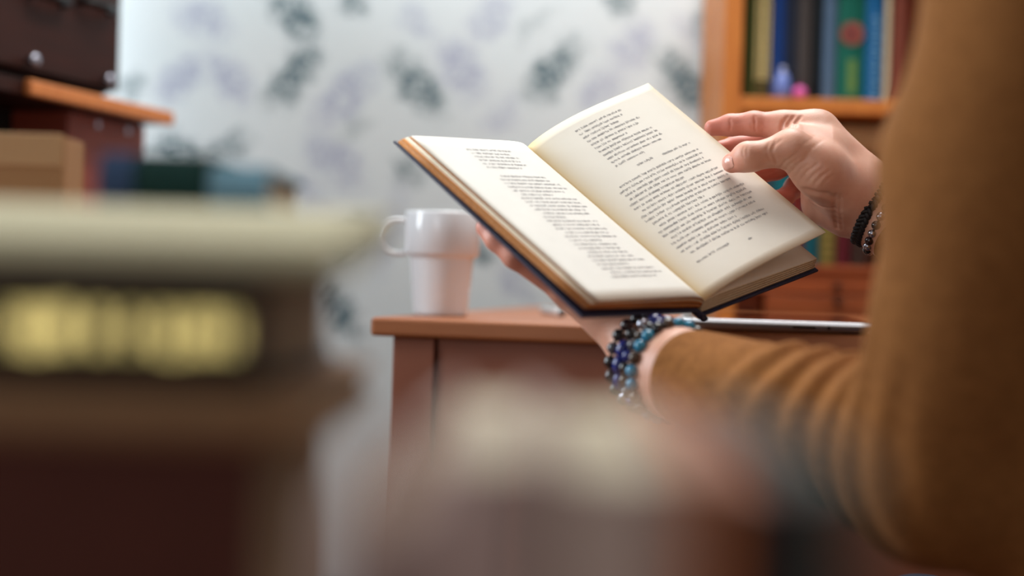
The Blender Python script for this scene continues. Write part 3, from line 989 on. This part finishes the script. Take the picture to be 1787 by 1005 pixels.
# ------------------------------------------------------------------ the person
class Field:
    """signed distance field on a grid; round cones melted together, then meshed"""
    def __init__(self, lo, hi, vox):
        self.lo = np.array(lo, float); self.vox = vox
        self.n = np.ceil((np.array(hi) - self.lo) / vox).astype(int) + 1
        self.f = np.full(self.n, 0.05, np.float32)

    def sub(self, lo, hi):
        a = np.clip(np.floor((np.array(lo) - self.lo) / self.vox).astype(int), 0, self.n)
        b = np.clip(np.ceil((np.array(hi) - self.lo) / self.vox).astype(int) + 1, 0, self.n)
        if (b <= a).any(): return None, None
        sl = tuple(slice(i, j) for i, j in zip(a, b))
        ax = [(self.lo[k] + np.arange(a[k], b[k]) * self.vox).astype(np.float32) for k in range(3)]
        return sl, ax

    def cone(self, A, B, ra, rb, k=0.006, flat=None):
        """flat = (direction, factor): the section is that many times as wide along the direction"""
        A, B = np.array(A, np.float32), np.array(B, np.float32)
        R = max(ra, rb) * (max(1.0, flat[1]) if flat else 1) + k + 3 * self.vox
        sl, ax = self.sub(np.minimum(A, B) - R, np.maximum(A, B) + R)
        if sl is None: return
        X, Y, Z = np.meshgrid(*ax, indexing='ij', sparse=True)
        ba = B - A; L2 = float(ba @ ba) + 1e-12
        px, py, pz = X - A[0], Y - A[1], Z - A[2]
        t = np.clip((px * ba[0] + py * ba[1] + pz * ba[2]) / L2, 0, 1)
        qx, qy, qz = px - t * ba[0], py - t * ba[1], pz - t * ba[2]
        q2 = qx * qx + qy * qy + qz * qz
        if flat:
            d = np.array(flat[0], np.float32); d = d / np.linalg.norm(d)
            qn = qx * d[0] + qy * d[1] + qz * d[2]
            q2 = np.maximum(q2 - qn * qn, 0) + (qn / flat[1]) ** 2
        d = np.sqrt(q2) - (ra + (rb - ra) * t)
        self.smin(sl, d, k)

    def smin(self, sl, d, k):
        f = self.f[sl]
        h = np.clip(0.5 + 0.5 * (f - d) / k, 0, 1)
        self.f[sl] = f * (1 - h) + d * h - k * h * (1 - h)

    def groove(self, pts, w, depth):
        """a crease along a polyline"""
        for A, B in zip(pts, pts[1:]):
            A, B = np.array(A, np.float32), np.array(B, np.float32)
            sl, ax = self.sub(np.minimum(A, B) - 3 * w, np.maximum(A, B) + 3 * w)
            if sl is None: continue
            X, Y, Z = np.meshgrid(*ax, indexing='ij', sparse=True)
            ba = B - A; L2 = float(ba @ ba) + 1e-12
            px, py, pz = X - A[0], Y - A[1], Z - A[2]
            t = np.clip((px * ba[0] + py * ba[1] + pz * ba[2]) / L2, 0, 1)
            q2 = (px - t * ba[0]) ** 2 + (py - t * ba[1]) ** 2 + (pz - t * ba[2]) ** 2
            self.f[sl] += depth * np.exp(-q2 / (w * w))

    def val(self, p):
        g = (np.array(p) - self.lo) / self.vox
        i = np.floor(g).astype(int)
        if (i < 0).any() or (i >= self.n - 1).any(): return 0.05
        t = g - i
        c = self.f[i[0]:i[0] + 2, i[1]:i[1] + 2, i[2]:i[2] + 2]
        c = c[0] * (1 - t[0]) + c[1] * t[0]
        c = c[0] * (1 - t[1]) + c[1] * t[1]
        return float(c[0] * (1 - t[2]) + c[1] * t[2])

    def march(self, o, d, tmax, step=0.0004):
        o, d = Vector(o), Vector(d).normalized()
        t = 0.0
        while t < tmax:
            if self.val(o + d * t) < 0: return o + d * t
            t += step
        return None

    def mesh(self):
        g = openvdb.FloatGrid(0.05)
        g.copyFromArray(np.ascontiguousarray(self.f))
        p, q = g.convertToQuads(isovalue=0.0)
        return p.astype(np.float64) * self.vox + self.lo, q[:, ::-1].astype(np.int64)


def np_mesh(name, parts):
    vs, fs, off = [], [], 0
    for v, q in parts:
        vs.append(v); fs.append(q + off); off += len(v)
    v = np.concatenate(vs); q = np.concatenate(fs)
    me = bpy.data.meshes.new(name)
    me.vertices.add(len(v)); me.vertices.foreach_set('co', v.astype(np.float32).ravel())
    me.loops.add(q.size); me.loops.foreach_set('vertex_index', q.astype(np.int32).ravel())
    me.polygons.add(len(q)); me.polygons.foreach_set('loop_start', np.arange(0, q.size, 4, dtype=np.int32))
    me.update(calc_edges=True)
    me.validate()
    return me, v


def chain(F, pts, rad, k=0.004, flat=None):
    for i in range(len(pts) - 1):
        F.cone(pts[i], pts[i + 1], rad[i], rad[i + 1], k, flat)


# right hand, turning the page; H() reads the enlarged view of the hand
def H(cx, cy, d): return P(1180 + cx / 3.35, 170 + cy / 3.35, d)


r_elbow = Vector((0.483, 1.06, 0.73))
r_wrist = H(1085, 620, 1.150)
r_axis = (r_elbow - r_wrist).normalized()
cp = [r_wrist, r_elbow]
pts_all = [H(140, 60, 1.10), H(1250, 900, 1.23), H(1250, 0, 1.1), H(140, 900, 1.23)]
lo = np.min([np.array(p) for p in pts_all], 0) - 0.01
hi = np.max([np.array(p) for p in pts_all], 0) + 0.01
FR = Field(lo, hi, 0.0009)
idx = [H(778, 188, 1.158), H(455, 153, 1.163), H(315, 162, 1.166), H(212, 178, 1.167)]
mid_ = [H(795, 225, 1.178), H(490, 268, 1.186), H(350, 285, 1.186), H(262, 300, 1.182)]
rng_ = [H(805, 300, 1.194), H(582, 418, 1.198), H(480, 452, 1.190), H(400, 470, 1.178)]
lit = [H(815, 395, 1.206), H(692, 528, 1.200), H(640, 580, 1.186), H(580, 585, 1.172)]
thb = [H(675, 300, 1.116), H(428, 350, 1.112), H(325, 382, 1.121)]
# palm and wrist
chain(FR, [r_wrist + r_axis * 0.13, r_wrist + r_axis * 0.03, r_wrist], [0.030, 0.0275, 0.0270], 0.01)
for m, c, ra in ((idx, H(1040, 520, 1.140), 0.0125), (mid_, H(1050, 540, 1.158), 0.0125), (rng_, H(1050, 580, 1.172), 0.012), (lit, H(1040, 620, 1.178), 0.0115)):
    FR.cone(m[0], c, ra, 0.017, 0.012)
FR.cone(H(900, 470, 1.150), H(1030, 560, 1.150), 0.024, 0.026, 0.014)
# thumb with its muscle
chain(FR, [H(985, 540, 1.135), H(840, 420, 1.122), thb[0]], [0.022, 0.0205, 0.0150], 0.010)
FR.cone(thb[0], thb[1], 0.0140, 0.0102, 0.007)
FR.cone(thb[1], thb[2], 0.0100, 0.0072, 0.004)
FR.cone(H(372, 372, 1.117), H(330, 384, 1.120), 0.0088, 0.0068, 0.004)
# web between thumb and index, heel of the hand
FR.cone(H(700, 235, 1.138), H(860, 300, 1.140), 0.011, 0.016, 0.014)
FR.cone(H(850, 640, 1.168), H(990, 670, 1.160), 0.0150, 0.0200, 0.008)
FR.cone(H(870, 560, 1.165), H(990, 600, 1.160), 0.0170, 0.0200, 0.012)
# fingers
for f, r in ((idx, (0.0120, 0.0099, 0.0087, 0.0067)), (mid_, (0.0115, 0.0094, 0.0084, 0.0068)), (rng_, (0.0110, 0.0090, 0.0080, 0.0066)), (lit, (0.0104, 0.0088, 0.0074, 0.0058))):
    chain(FR, f, r, 0.0035)
FR.cone(H(832, 168, 1.160), H(640, 172, 1.160), 0.0098, 0.0110, 0.012)          # knuckle and base of the index
FR.cone(H(850, 205, 1.160), H(1075, 470, 1.150), 0.0135, 0.0190, 0.014)          # back of the hand
FR.cone(H(412, 338, 1.112), H(440, 345, 1.113), 0.0104, 0.0108, 0.005)          # thumb joint
# creases: finger joints, web folds, thumb folds, wrist side


def onskin(cx, cy):
    o = Vector((0, 0, CAM_Z))
    p = H(cx, cy, 1.05)
    return FR.march(p, p - o, 0.22)


def crease(pl, w=0.0011, dp=0.0009):
    """a skin fold pressed in along the visible surface"""
    hit = []
    for (x0, y0), (x1, y1) in zip(pl, pl[1:]):
        for k in range(5):
            q = onskin(x0 + (x1 - x0) * k / 4, y0 + (y1 - y0) * k / 4)
            if q is not None: hit.append(q)
    return hit, w, dp


CR_ = [crease([(455, 112), (461, 140), (458, 175), (466, 200)], 0.0009, 0.0005), crease([(438, 150), (444, 195)], 0.0008, 0.0003),
       crease([(314, 128), (318, 155), (314, 195)], 0.0008, 0.0004)]
for x, dd in ((612, 0.0008), (645, 0.0010), (688, 0.0006)):
    CR_.append(crease([(x, 192 - (x - 612) * .25), (x + 10, 150), (x + 42, 112)], 0.0013, dd))
CR_ += [crease([(548, 262), (526, 310), (552, 370)], 0.0012, 0.0003), crease([(580, 250), (560, 310), (588, 385)], 0.0013, 0.0004),
        crease([(398, 282), (388, 320), (395, 350)], 0.0009, 0.00016), crease([(422, 278), (412, 310), (416, 345)], 0.0009, 0.00018)]
for x, y, ln, dd in ((602, 418, 88, .00028), (628, 436, 96, .00018), (662, 448, 110, .00030), (690, 470, 90, .00016), (722, 486, 118, .00026), (764, 500, 100, .00018), (806, 512, 108, .00022), (850, 520, 80, .00014),
                     (560, 300, 60, .0002), (700, 330, 120, .00014), (748, 352, 120, .00016)):
    CR_.append(crease([(x, y), (x + 0.42 * ln, y - 0.50 * ln), (x + 0.95 * ln, y - 0.88 * ln)], 0.0014, dd))
CR_ += [crease([(752, 540), (800, 556), (880, 570), (940, 600)], 0.0026, 0.0009), crease([(935, 570), (925, 650), (938, 765)], 0.0016, 0.0013),
        crease([(962, 570), (956, 660), (968, 770)], 0.0013, 0.0006), crease([(780, 600), (850, 640), (920, 650)], 0.0012, 0.0004)]
for hit, w, dp in CR_:
    FR.groove(hit, w, dp)
vR, qR = FR.mesh()

# left hand, carrying the book from below; coordinates on the underside of the front board


def X(a, b, c): return S0 + WL * a + UH * b + NL * c


l_wrist = P(1134, 634, 0.985)
l_elbow = Vector((0.235, 0.76, 0.700))
l_axis = (l_elbow - l_wrist).normalized()
ii = [X(0.085, 0.150, -0.0275), X(0.111, 0.116, -0.0235), X(0.115, 0.098, -0.0225), X(0.116, 0.085, -0.0215)]
mm_ = [X(0.070, 0.142, -0.0270), X(0.080, 0.098, -0.0235), X(0.084, 0.075, -0.0225), X(0.086, 0.058, -0.0215)]
rr = [X(0.048, 0.146, -0.0275), X(0.050, 0.104, -0.0235), X(0.051, 0.080, -0.0225), X(0.052, 0.064, -0.0215)]
ll = [X(0.030, 0.156, -0.0290), X(0.023, 0.126, -0.0240), X(0.020, 0.107, -0.0225), X(0.018, 0.094, -0.0215)]
tt = [X(0.062, 0.205, -0.0335), X(0.066, 0.180, -0.0340), X(0.078, 0.152, -0.0330), X(0.087, 0.128, -0.0305)]
allp = ii + mm_ + rr + ll + tt + [l_wrist, l_wrist + l_axis * 0.11]
lo = np.min([np.array(p) for p in allp], 0) - 0.045
hi = np.max([np.array(p) for p in allp], 0) + 0.045
FL = Field(lo, hi, 0.0011)
chain(FL, [l_wrist + l_axis * 0.13, l_wrist + l_axis * 0.03, l_wrist, X(0.052, 0.208, -0.0345)], [0.036, 0.0285, 0.0262, 0.0205], 0.01)
for f in (ii, mm_, rr, ll):
    FL.cone(f[0], X(0.052, 0.205, -0.0335), 0.0125, 0.0165, 0.012)
chain(FL, [X(0.056, 0.215, -0.034), tt[0], tt[1]], [0.0180, 0.0150, 0.0125], 0.010)
chain(FL, tt[1:], [0.0125, 0.0100, 0.0078], 0.005)
for f, r in ((ii, (0.0115, 0.0092, 0.0081, 0.0068)), (mm_, (0.0118, 0.0095, 0.0084, 0.0070)), (rr, (0.0112, 0.0090, 0.0080, 0.0068)), (ll, (0.0100, 0.0080, 0.0070, 0.0060))):
    chain(FL, f, r, 0.004)
vL, qL = FL.mesh()

# rest of the figure (mostly outside the picture): arms, trunk, neck, head with face, seated legs
l_sh, r_sh = Vector((0.248, 0.62, 0.985)), Vector((0.430, 0.93, 0.985))
fwd = Vector((-0.857, 0.51, 0)).normalized()
side = (r_sh - l_sh).normalized()
mid_sh = (l_sh + r_sh) / 2
pel = Vector((0.42, 0.79, 0.50))
FB = Field((-0.35, 0.35, 0.0), (0.75, 1.35, 1.42), 0.006)
FB.cone(l_wrist + l_axis * 0.09, l_elbow, 0.033, 0.040, 0.01); FB.cone(l_elbow, l_sh, 0.041, 0.050, 0.02)
FB.cone(r_wrist + r_axis * 0.09, r_elbow, 0.029, 0.038, 0.01); FB.cone(r_elbow, r_sh, 0.041, 0.050, 0.02)
FB.cone(l_sh + Vector((0, 0, 0.01)), r_sh + Vector((0, 0, 0.01)), 0.055, 0.055, 0.03)
FB.cone(mid_sh - Vector((0, 0, 0.08)), pel, 0.095, 0.10, 0.04, (side, 1.4))
neck = mid_sh + Vector((0, 0, 0.06))
head = mid_sh + fwd * 0.065 + Vector((0, 0, 0.225))
FB.cone(neck - Vector((0, 0, 0.04)), head - Vector((0, 0, 0.05)), 0.052, 0.050, 0.03)
FB.cone(head + fwd * -0.015 + Vector((0, 0, 0.03)), head + fwd * 0.01 + Vector((0, 0, 0.0)), 0.085, 0.078, 0.02)
hd = (fwd + Vector((0, 0, -0.45))).normalized()
up_h = side.cross(hd).normalized()
if up_h.z < 0: up_h = -up_h
face = head + hd * 0.055
FB.cone(head, face - up_h * 0.060, 0.062, 0.035, 0.03)
FB.cone(face + hd * 0.020 + up_h * 0.010, face + hd * 0.040 - up_h * 0.022, 0.008, 0.012, 0.01)
for s in (-1, 1):
    FB.cone(face + hd * 0.018 + side * (0.032 * s) + up_h * 0.008, face + hd * 0.018 + side * (0.030 * s) + up_h * 0.008, 0.013, 0.013, 0.005)
    FB.cone(head + side * (0.082 * s) - up_h * 0.02, head + side * (0.084 * s) + up_h * 0.012, 0.010, 0.014, 0.006)
    FB.cone(face + hd * 0.026 - up_h * 0.046, face + hd * 0.023 - up_h * 0.046 + side * (0.022 * s), 0.008, 0.005, 0.006)
legs = []
for s in (-1, 1):
    hip = pel + side * (0.085 * s) - Vector((0, 0, 0.01))
    knee = hip + Vector((-0.12, 0.32, 0)) + side * (0.03 * s) + Vector((0, 0, -0.005))
    ankle = Vector((knee.x, knee.y, 0.085)) + fwd * 0.02
    toe = ankle + Vector((-0.03, 0.09, 0)); toe.z = 0.035
    legs.append((hip, knee, ankle, toe))
    FB.cone(hip, knee, 0.070, 0.050, 0.03); FB.cone(knee, ankle, 0.050, 0.034, 0.02); FB.cone(ankle - fwd * 0.03 - Vector((0, 0, 0.045)), toe, 0.034, 0.024, 0.02)
vB, qB = FB.mesh()
me, verts = np_mesh('person', [(vR, qR), (vL, qL), (vB, qB)])
tips = np.array([np.array(p) for p in (idx[3], mid_[3], rng_[3], lit[3], thb[2], ii[3], mm_[3], rr[3], ll[3], tt[3])])
dmin = np.full(len(verts), 9.0)
for t_ in tips: dmin = np.minimum(dmin, np.linalg.norm(verts - t_, axis=1))
fl_ = 0.55 * np.exp(-(dmin / 0.016) ** 2)
for seg, wgt in ((idx, .7), (mid_, .75), (rng_, .8), (lit, .7), (ii, .5)):     # pink palm side of the fingers
    for a, b in zip(seg, seg[1:]):
        a_, b_ = np.array(a), np.array(b)
        t_ = np.clip(((verts - a_) @ (b_ - a_)) / ((b_ - a_) @ (b_ - a_)), 0, 1)
        dd = np.linalg.norm(verts - a_ - t_[:, None] * (b_ - a_), axis=1)
        fl_ = np.maximum(fl_, wgt * np.exp(-(dd / 0.012) ** 4))
at = me.attributes.new('flush', 'FLOAT', 'POINT')
at.data.foreach_set('value', np.clip(fl_, 0, 1).astype(np.float32))
person = obj('person', me, M_SKIN, None, True)
tag(person, 'person in a brown knitted sweater holding the open book and turning a page', 'person')

# nails


def nail(F, tip, prev, dorsal, wid, ln, back=0.0035):
    """curved plate laid on the finger's end, every vertex dropped onto the skin"""
    d = (tip - prev).normalized()
    dorsal = Vector(dorsal)
    n = (dorsal - d * dorsal.dot(d)).normalized()
    s = d.cross(n)
    bm = bmesh.new()
    G = {}
    for i in range(9):
        for j in range(9):
            a = (i / 8 - 0.5) * 2
            l = j / 8
            w = wid * math.sqrt(max(0.05, 1 - (max(0, abs(2 * l - 1) - 0.35) / 0.65) ** 2.2 * 0.75))
            q = tip + d * (-back + (l - 0.4) * ln) + s * (a * w)
            h = F.march(q + n * 0.013, -n, 0.02, 0.0002)
            if h is None: h = q + n * 0.004
            h = h + n * (0.00035 * (1 - 0.5 * a * a))
            G[i, j, 1] = bm.verts.new(h)
            G[i, j, 0] = bm.verts.new(h - n * 0.0007)
    for i in range(8):
        for j in range(8):
            bm.faces.new((G[i, j, 1], G[i + 1, j, 1], G[i + 1, j + 1, 1], G[i, j + 1, 1]))
            bm.faces.new((G[i, j, 0], G[i, j + 1, 0], G[i + 1, j + 1, 0], G[i + 1, j, 0]))
    rim = [(i, 0) for i in range(8)] + [(8, j) for j in range(8)] + [(i, 8) for i in range(8, 0, -1)] + [(0, j) for j in range(8, 0, -1)]
    for k in range(len(rim)):
        a, b = rim[k], rim[(k + 1) % len(rim)]
        bm.faces.new((G[(*a, 0)], G[(*b, 0)], G[(*b, 1)], G[(*a, 1)]))
    return obj('nail', bm, M_NAIL, person, True)


view = (Vector((0, 0, CAM_Z)) - thb[2]).normalized()
nail(FR, thb[2], thb[1], view + Vector((-0.15, 0, 0.05)), 0.0052, 0.0115, 0.0015)
away = Vector((0.0, 0.75, 0.55))
for f in (idx, mid_, rng_, lit):
    nail(FR, f[3], f[2], away, 0.0045, 0.011)
for f in (ii, mm_, rr, ll):
    nail(FL, f[3], f[2], -NL, 0.0045, 0.011)

# sweater
FS = Field((-0.0, 0.48, 0.46), (0.62, 1.22, 1.10), 0.0030)
cuffL = l_wrist + l_axis * 0.052
LA = (l_elbow - cuffL)
chain(FS, [cuffL, cuffL + LA * 0.45, l_elbow], [0.0325, 0.0385, 0.052], 0.01)
chain(FS, [l_elbow, l_elbow.lerp(l_sh, 0.5), l_sh], [0.053, 0.059, 0.066], 0.02)
cuffR = r_wrist + r_axis * 0.045
chain(FS, [cuffR, r_elbow], [0.0315, 0.050], 0.01)
chain(FS, [r_elbow, r_sh], [0.052, 0.062], 0.02)
FS.cone(l_sh, r_sh, 0.066, 0.066, 0.03)
FS.cone(mid_sh - Vector((0, 0, 0.08)), pel + Vector((0, 0, 0.04)), 0.108, 0.118, 0.04, (side, 1.4))
FS.cone(mid_sh, neck + Vector((0, 0, -0.01)), 0.075, 0.062, 0.03)
# gathered folds on the pushed-up left sleeve, tighter towards the elbow
ax = [(FS.lo[k] + np.arange(FS.n[k]) * FS.vox).astype(np.float32) for k in range(3)]
X_, Y_, Z_ = np.meshgrid(*ax, indexing='ij', sparse=True)
c0 = np.array(cuffL); la = np.array(LA); Ls = np.linalg.norm(la); la /= Ls
s_ = (X_ - c0[0]) * la[0] + (Y_ - c0[1]) * la[1] + (Z_ - c0[2]) * la[2]
rad2 = (X_ - c0[0]) ** 2 + (Y_ - c0[1]) ** 2 + (Z_ - c0[2]) ** 2 - s_ ** 2
near = np.exp(-np.maximum(rad2, 0) / 0.075 ** 2)
ph = s_ + 0.010 * np.sin((Z_ - 0.7) * 40 + 1.0) + 0.006 * np.sin(X_ * 70)
env = 1 / (1 + np.exp(-(s_ - 0.075) / 0.010)) * (1 / (1 + np.exp((s_ - Ls - 0.02) / 0.01)))
FS.f += (near * env * 0.0042 * np.sin(2 * np.pi * ph / 0.030)).astype(np.float32)
# soft creases of the upper arm
ph2 = Z_ + 0.35 * (X_ - 0.25) + 0.012 * np.sin(Y_ * 30)
FS.f += (0.0025 * np.sin(2 * np.pi * ph2 / 0.11) / (1 + np.exp(-(Z_ - 0.80) / 0.012))).astype(np.float32)
vS, qS = FS.mesh()
me, _ = np_mesh('sweater', [(vS, qS)])
obj('sweater', me, M_KNIT, person, True)
# trousers
FT = Field((-0.35, 0.35, 0.05), (0.75, 1.35, 0.62), 0.006)
FT.cone(pel + side * -0.07, pel + side * 0.07, 0.105, 0.105, 0.03)
for hip, knee, ankle, toe in legs:
    FT.cone(hip, knee, 0.080, 0.060, 0.03); FT.cone(knee, ankle + Vector((0, 0, 0.02)), 0.060, 0.045, 0.02)
vT, qT = FT.mesh()
me, _ = np_mesh('trousers', [(vT, qT)])
obj('trousers', me, cloth('dark_denim', (44, 46, 58), 0.85), person, True)
FH = Field(np.array(head) - 0.16, np.array(head) + 0.16, 0.005)
FH.cone(head - hd * 0.02 + up_h * 0.045, head - hd * 0.03 + up_h * 0.0, 0.088, 0.088, 0.02)
FH.cone(head - hd * 0.05, head - hd * 0.05 - up_h * 0.08, 0.07, 0.045, 0.03)
vH, qH = FH.mesh()
me, _ = np_mesh('hair', [(vH, qH)])
obj('hair', me, mat('brown_hair', (70, 46, 30), rough=0.6, var=0.3, scale=30, stretch=(1, 1, 8)), person, True)
for hip, knee, ankle, toe in legs:
    F = Field(np.array(ankle) - 0.2, np.array(ankle) + 0.2, 0.005)
    hl = ankle - fwd * 0.03; hl.z = 0.042
    F.cone(hl, Vector((toe.x, toe.y, 0.036)), 0.042, 0.034, 0.02); F.cone(ankle, hl, 0.042, 0.042, 0.02)
    F.f[:, :, :max(0, int((0.002 - F.lo[2]) / F.vox))] = 0.05
    v_, q_ = F.mesh()
    me, _ = np_mesh('shoe', [(v_, q_)])
    obj('shoe', me, M_BLACK, person, True)


# bracelets: beads on a cord round the wrist
def sphere_mesh(name, r, m, sx=1.0):
    bm = bmesh.new()
    bmesh.ops.create_uvsphere(bm, u_segments=14, v_segments=9, radius=r)
    bmesh.ops.scale(bm, vec=(1, 1, sx), verts=bm.verts)
    me = bpy.data.meshes.new(name); bm.to_mesh(me); bm.free()
    me.materials.append(m); me.shade_smooth()
    return me


def ring_frame(center, axis, tilt_v=None):
    a = Vector(axis).normalized()
    if tilt_v is not None: a = (a + Vector(tilt_v)).normalized()
    x = a.cross(Vector((0, 0, 1))).normalized()
    return frame(center, x, a.cross(x))


def bead_bracelet(label, center, axis, R, bead_r, kinds, tilt=None, elong=1.0, gap=1.02, group=None):
    root = empty('beaded_bracelet', center)
    tag(root, label, 'bracelet', group)
    Fm = ring_frame(center, axis, tilt)
    Fl = Matrix.Translation(-Vector(center)) @ Fm
    n = int(2 * math.pi * R / (2 * bead_r * elong * gap))
    bm = bmesh.new()
    tube(bm, [Fl @ Vector((R * math.cos(2 * math.pi * k / 48), R * math.sin(2 * math.pi * k / 48), 0)) for k in range(48)], bead_r * 0.25, n=8, closed=True)
    obj('cord', bm, M_BLACK, root, True)
    for k in range(n):
        a = 2 * math.pi * k / n
        me = kinds[k % len(kinds)]
        o = obj('bead', me, None, root)
        rot = Matrix.Rotation(a, 4, 'Z') @ Matrix.Translation((R, 0, 0)) @ Matrix.Rotation(math.pi / 2, 4, 'X')
        o.matrix_local = Fl @ rot
    return root


def bead_mat(name, rgb, rough=0.22, **kw): return mat(name, rgb, rough=rough, coat=0.6, var=0.35, scale=200, **kw)


B_TEAL = bead_mat('turquoise_bead', (30, 146, 188)); B_NAVY = bead_mat('navy_bead', (16, 36, 128)); B_BROWN = bead_mat('tiger_eye_bead', (74, 50, 30))
B_BLACK = bead_mat('black_bead', (20, 16, 20)); B_MAROON = bead_mat('maroon_bead', (46, 18, 22)); B_GREY = bead_mat('smoky_bead', (84, 84, 92)); B_STEEL = M_STEEL
LW = l_wrist
bead_bracelet('bracelet of black and maroon round beads nearest the left palm', LW - l_axis * 0.006, l_axis, 0.0312, 0.0046,
              [sphere_mesh('bead', 0.0046, B_BLACK), sphere_mesh('bead', 0.0046, B_MAROON), sphere_mesh('bead', 0.0044, B_BLACK), sphere_mesh('bead', 0.0042, B_GREY)], (0.10, 0, 0.1), group=None)
bead_bracelet('bracelet of deep blue oval beads on the left wrist', LW + l_axis * 0.005, l_axis, 0.0316, 0.0042,
              [sphere_mesh('bead', 0.0042, B_NAVY, 1.5), sphere_mesh('bead', 0.0042, B_NAVY, 1.5), sphere_mesh('bead', 0.0040, B_STEEL), sphere_mesh('bead', 0.0042, B_BLACK)], (0.06, 0, 0.02), elong=1.3)
bead_bracelet('bracelet of smoky grey and brown beads between the blue strands', LW + l_axis * 0.0145, l_axis, 0.0318, 0.0040,
              [sphere_mesh('bead', 0.0040, B_BLACK), sphere_mesh('bead', 0.0040, B_BROWN), sphere_mesh('bead', 0.0040, B_GREY), sphere_mesh('bead', 0.0040, B_NAVY)], (0.0, 0, -0.03))
bead_bracelet('bracelet of turquoise and brown beads nearest the rolled sleeve', LW + l_axis * 0.0245, l_axis, 0.0325, 0.0043,
              [sphere_mesh('bead', 0.0043, B_TEAL), sphere_mesh('bead', 0.0043, B_TEAL), sphere_mesh('bead', 0.0043, B_BROWN), sphere_mesh('bead', 0.0043, B_BLACK)], (-0.03, 0, 0.02))
# right wrist: black braided band and a strand of silver beads
RWc = r_wrist + r_axis * 0.012
root = empty('braided_bracelet', RWc)
tag(root, 'black braided band around the page-turning wrist', 'bracelet')
Fl = Matrix.Translation(-RWc) @ ring_frame(RWc, r_axis, (0.05, 0, 0.05))
for s_k in range(3):
    bm = bmesh.new()
    pts = []
    for k in range(120):
        a = 2 * math.pi * k / 120
        w = 16 * a + s_k * 2 * math.pi / 3
        pts.append(Fl @ Vector(((0.0288 + 0.0012 * math.sin(2 * w)) * math.cos(a), (0.0288 + 0.0012 * math.sin(2 * w)) * math.sin(a), 0.0032 * math.sin(w))))
    tube(bm, pts, 0.0021, 0.0017, 8, closed=True)
    obj('strand', bm, mat('black_cord', (20, 16, 17), rough=0.6), root, True)
bead_bracelet('bracelet of silver and dark beads on the page-turning wrist', r_wrist + r_axis * 0.0235, r_axis, 0.0300, 0.0037,
              [sphere_mesh('bead', 0.0037, M_STEEL), sphere_mesh('bead', 0.0037, B_BLACK), sphere_mesh('bead', 0.0035, M_STEEL), sphere_mesh('bead', 0.0037, B_MAROON)], (0.02, 0, 0.05))

# chair under the reader
ch = empty('chair', (pel.x, pel.y, 0), math.atan2(fwd.y, fwd.x))
tag(ch, 'plain wooden chair the reader sits on', 'chair')
obj('seat', boxm((-0.20, -0.21, 0.355), (0.22, 0.21, 0.385), 0.008), M_TABLE, ch)
for sx in (-0.18, 0.20):
    for sy in (-0.19, 0.19):
        obj('leg', boxm((sx - 0.018, sy - 0.018, 0), (sx + 0.018, sy + 0.018, 0.355), 0.004), M_TABLE, ch)
obj('backrest', boxm((-0.235, -0.20, 0.60), (-0.215, 0.20, 0.80), 0.006), M_TABLE, ch)
for sy in (-0.17, 0.17):
    obj('back_post', boxm((-0.225, sy - 0.015, 0.385), (-0.205, sy + 0.015, 0.80), 0.004), M_TABLE, ch)
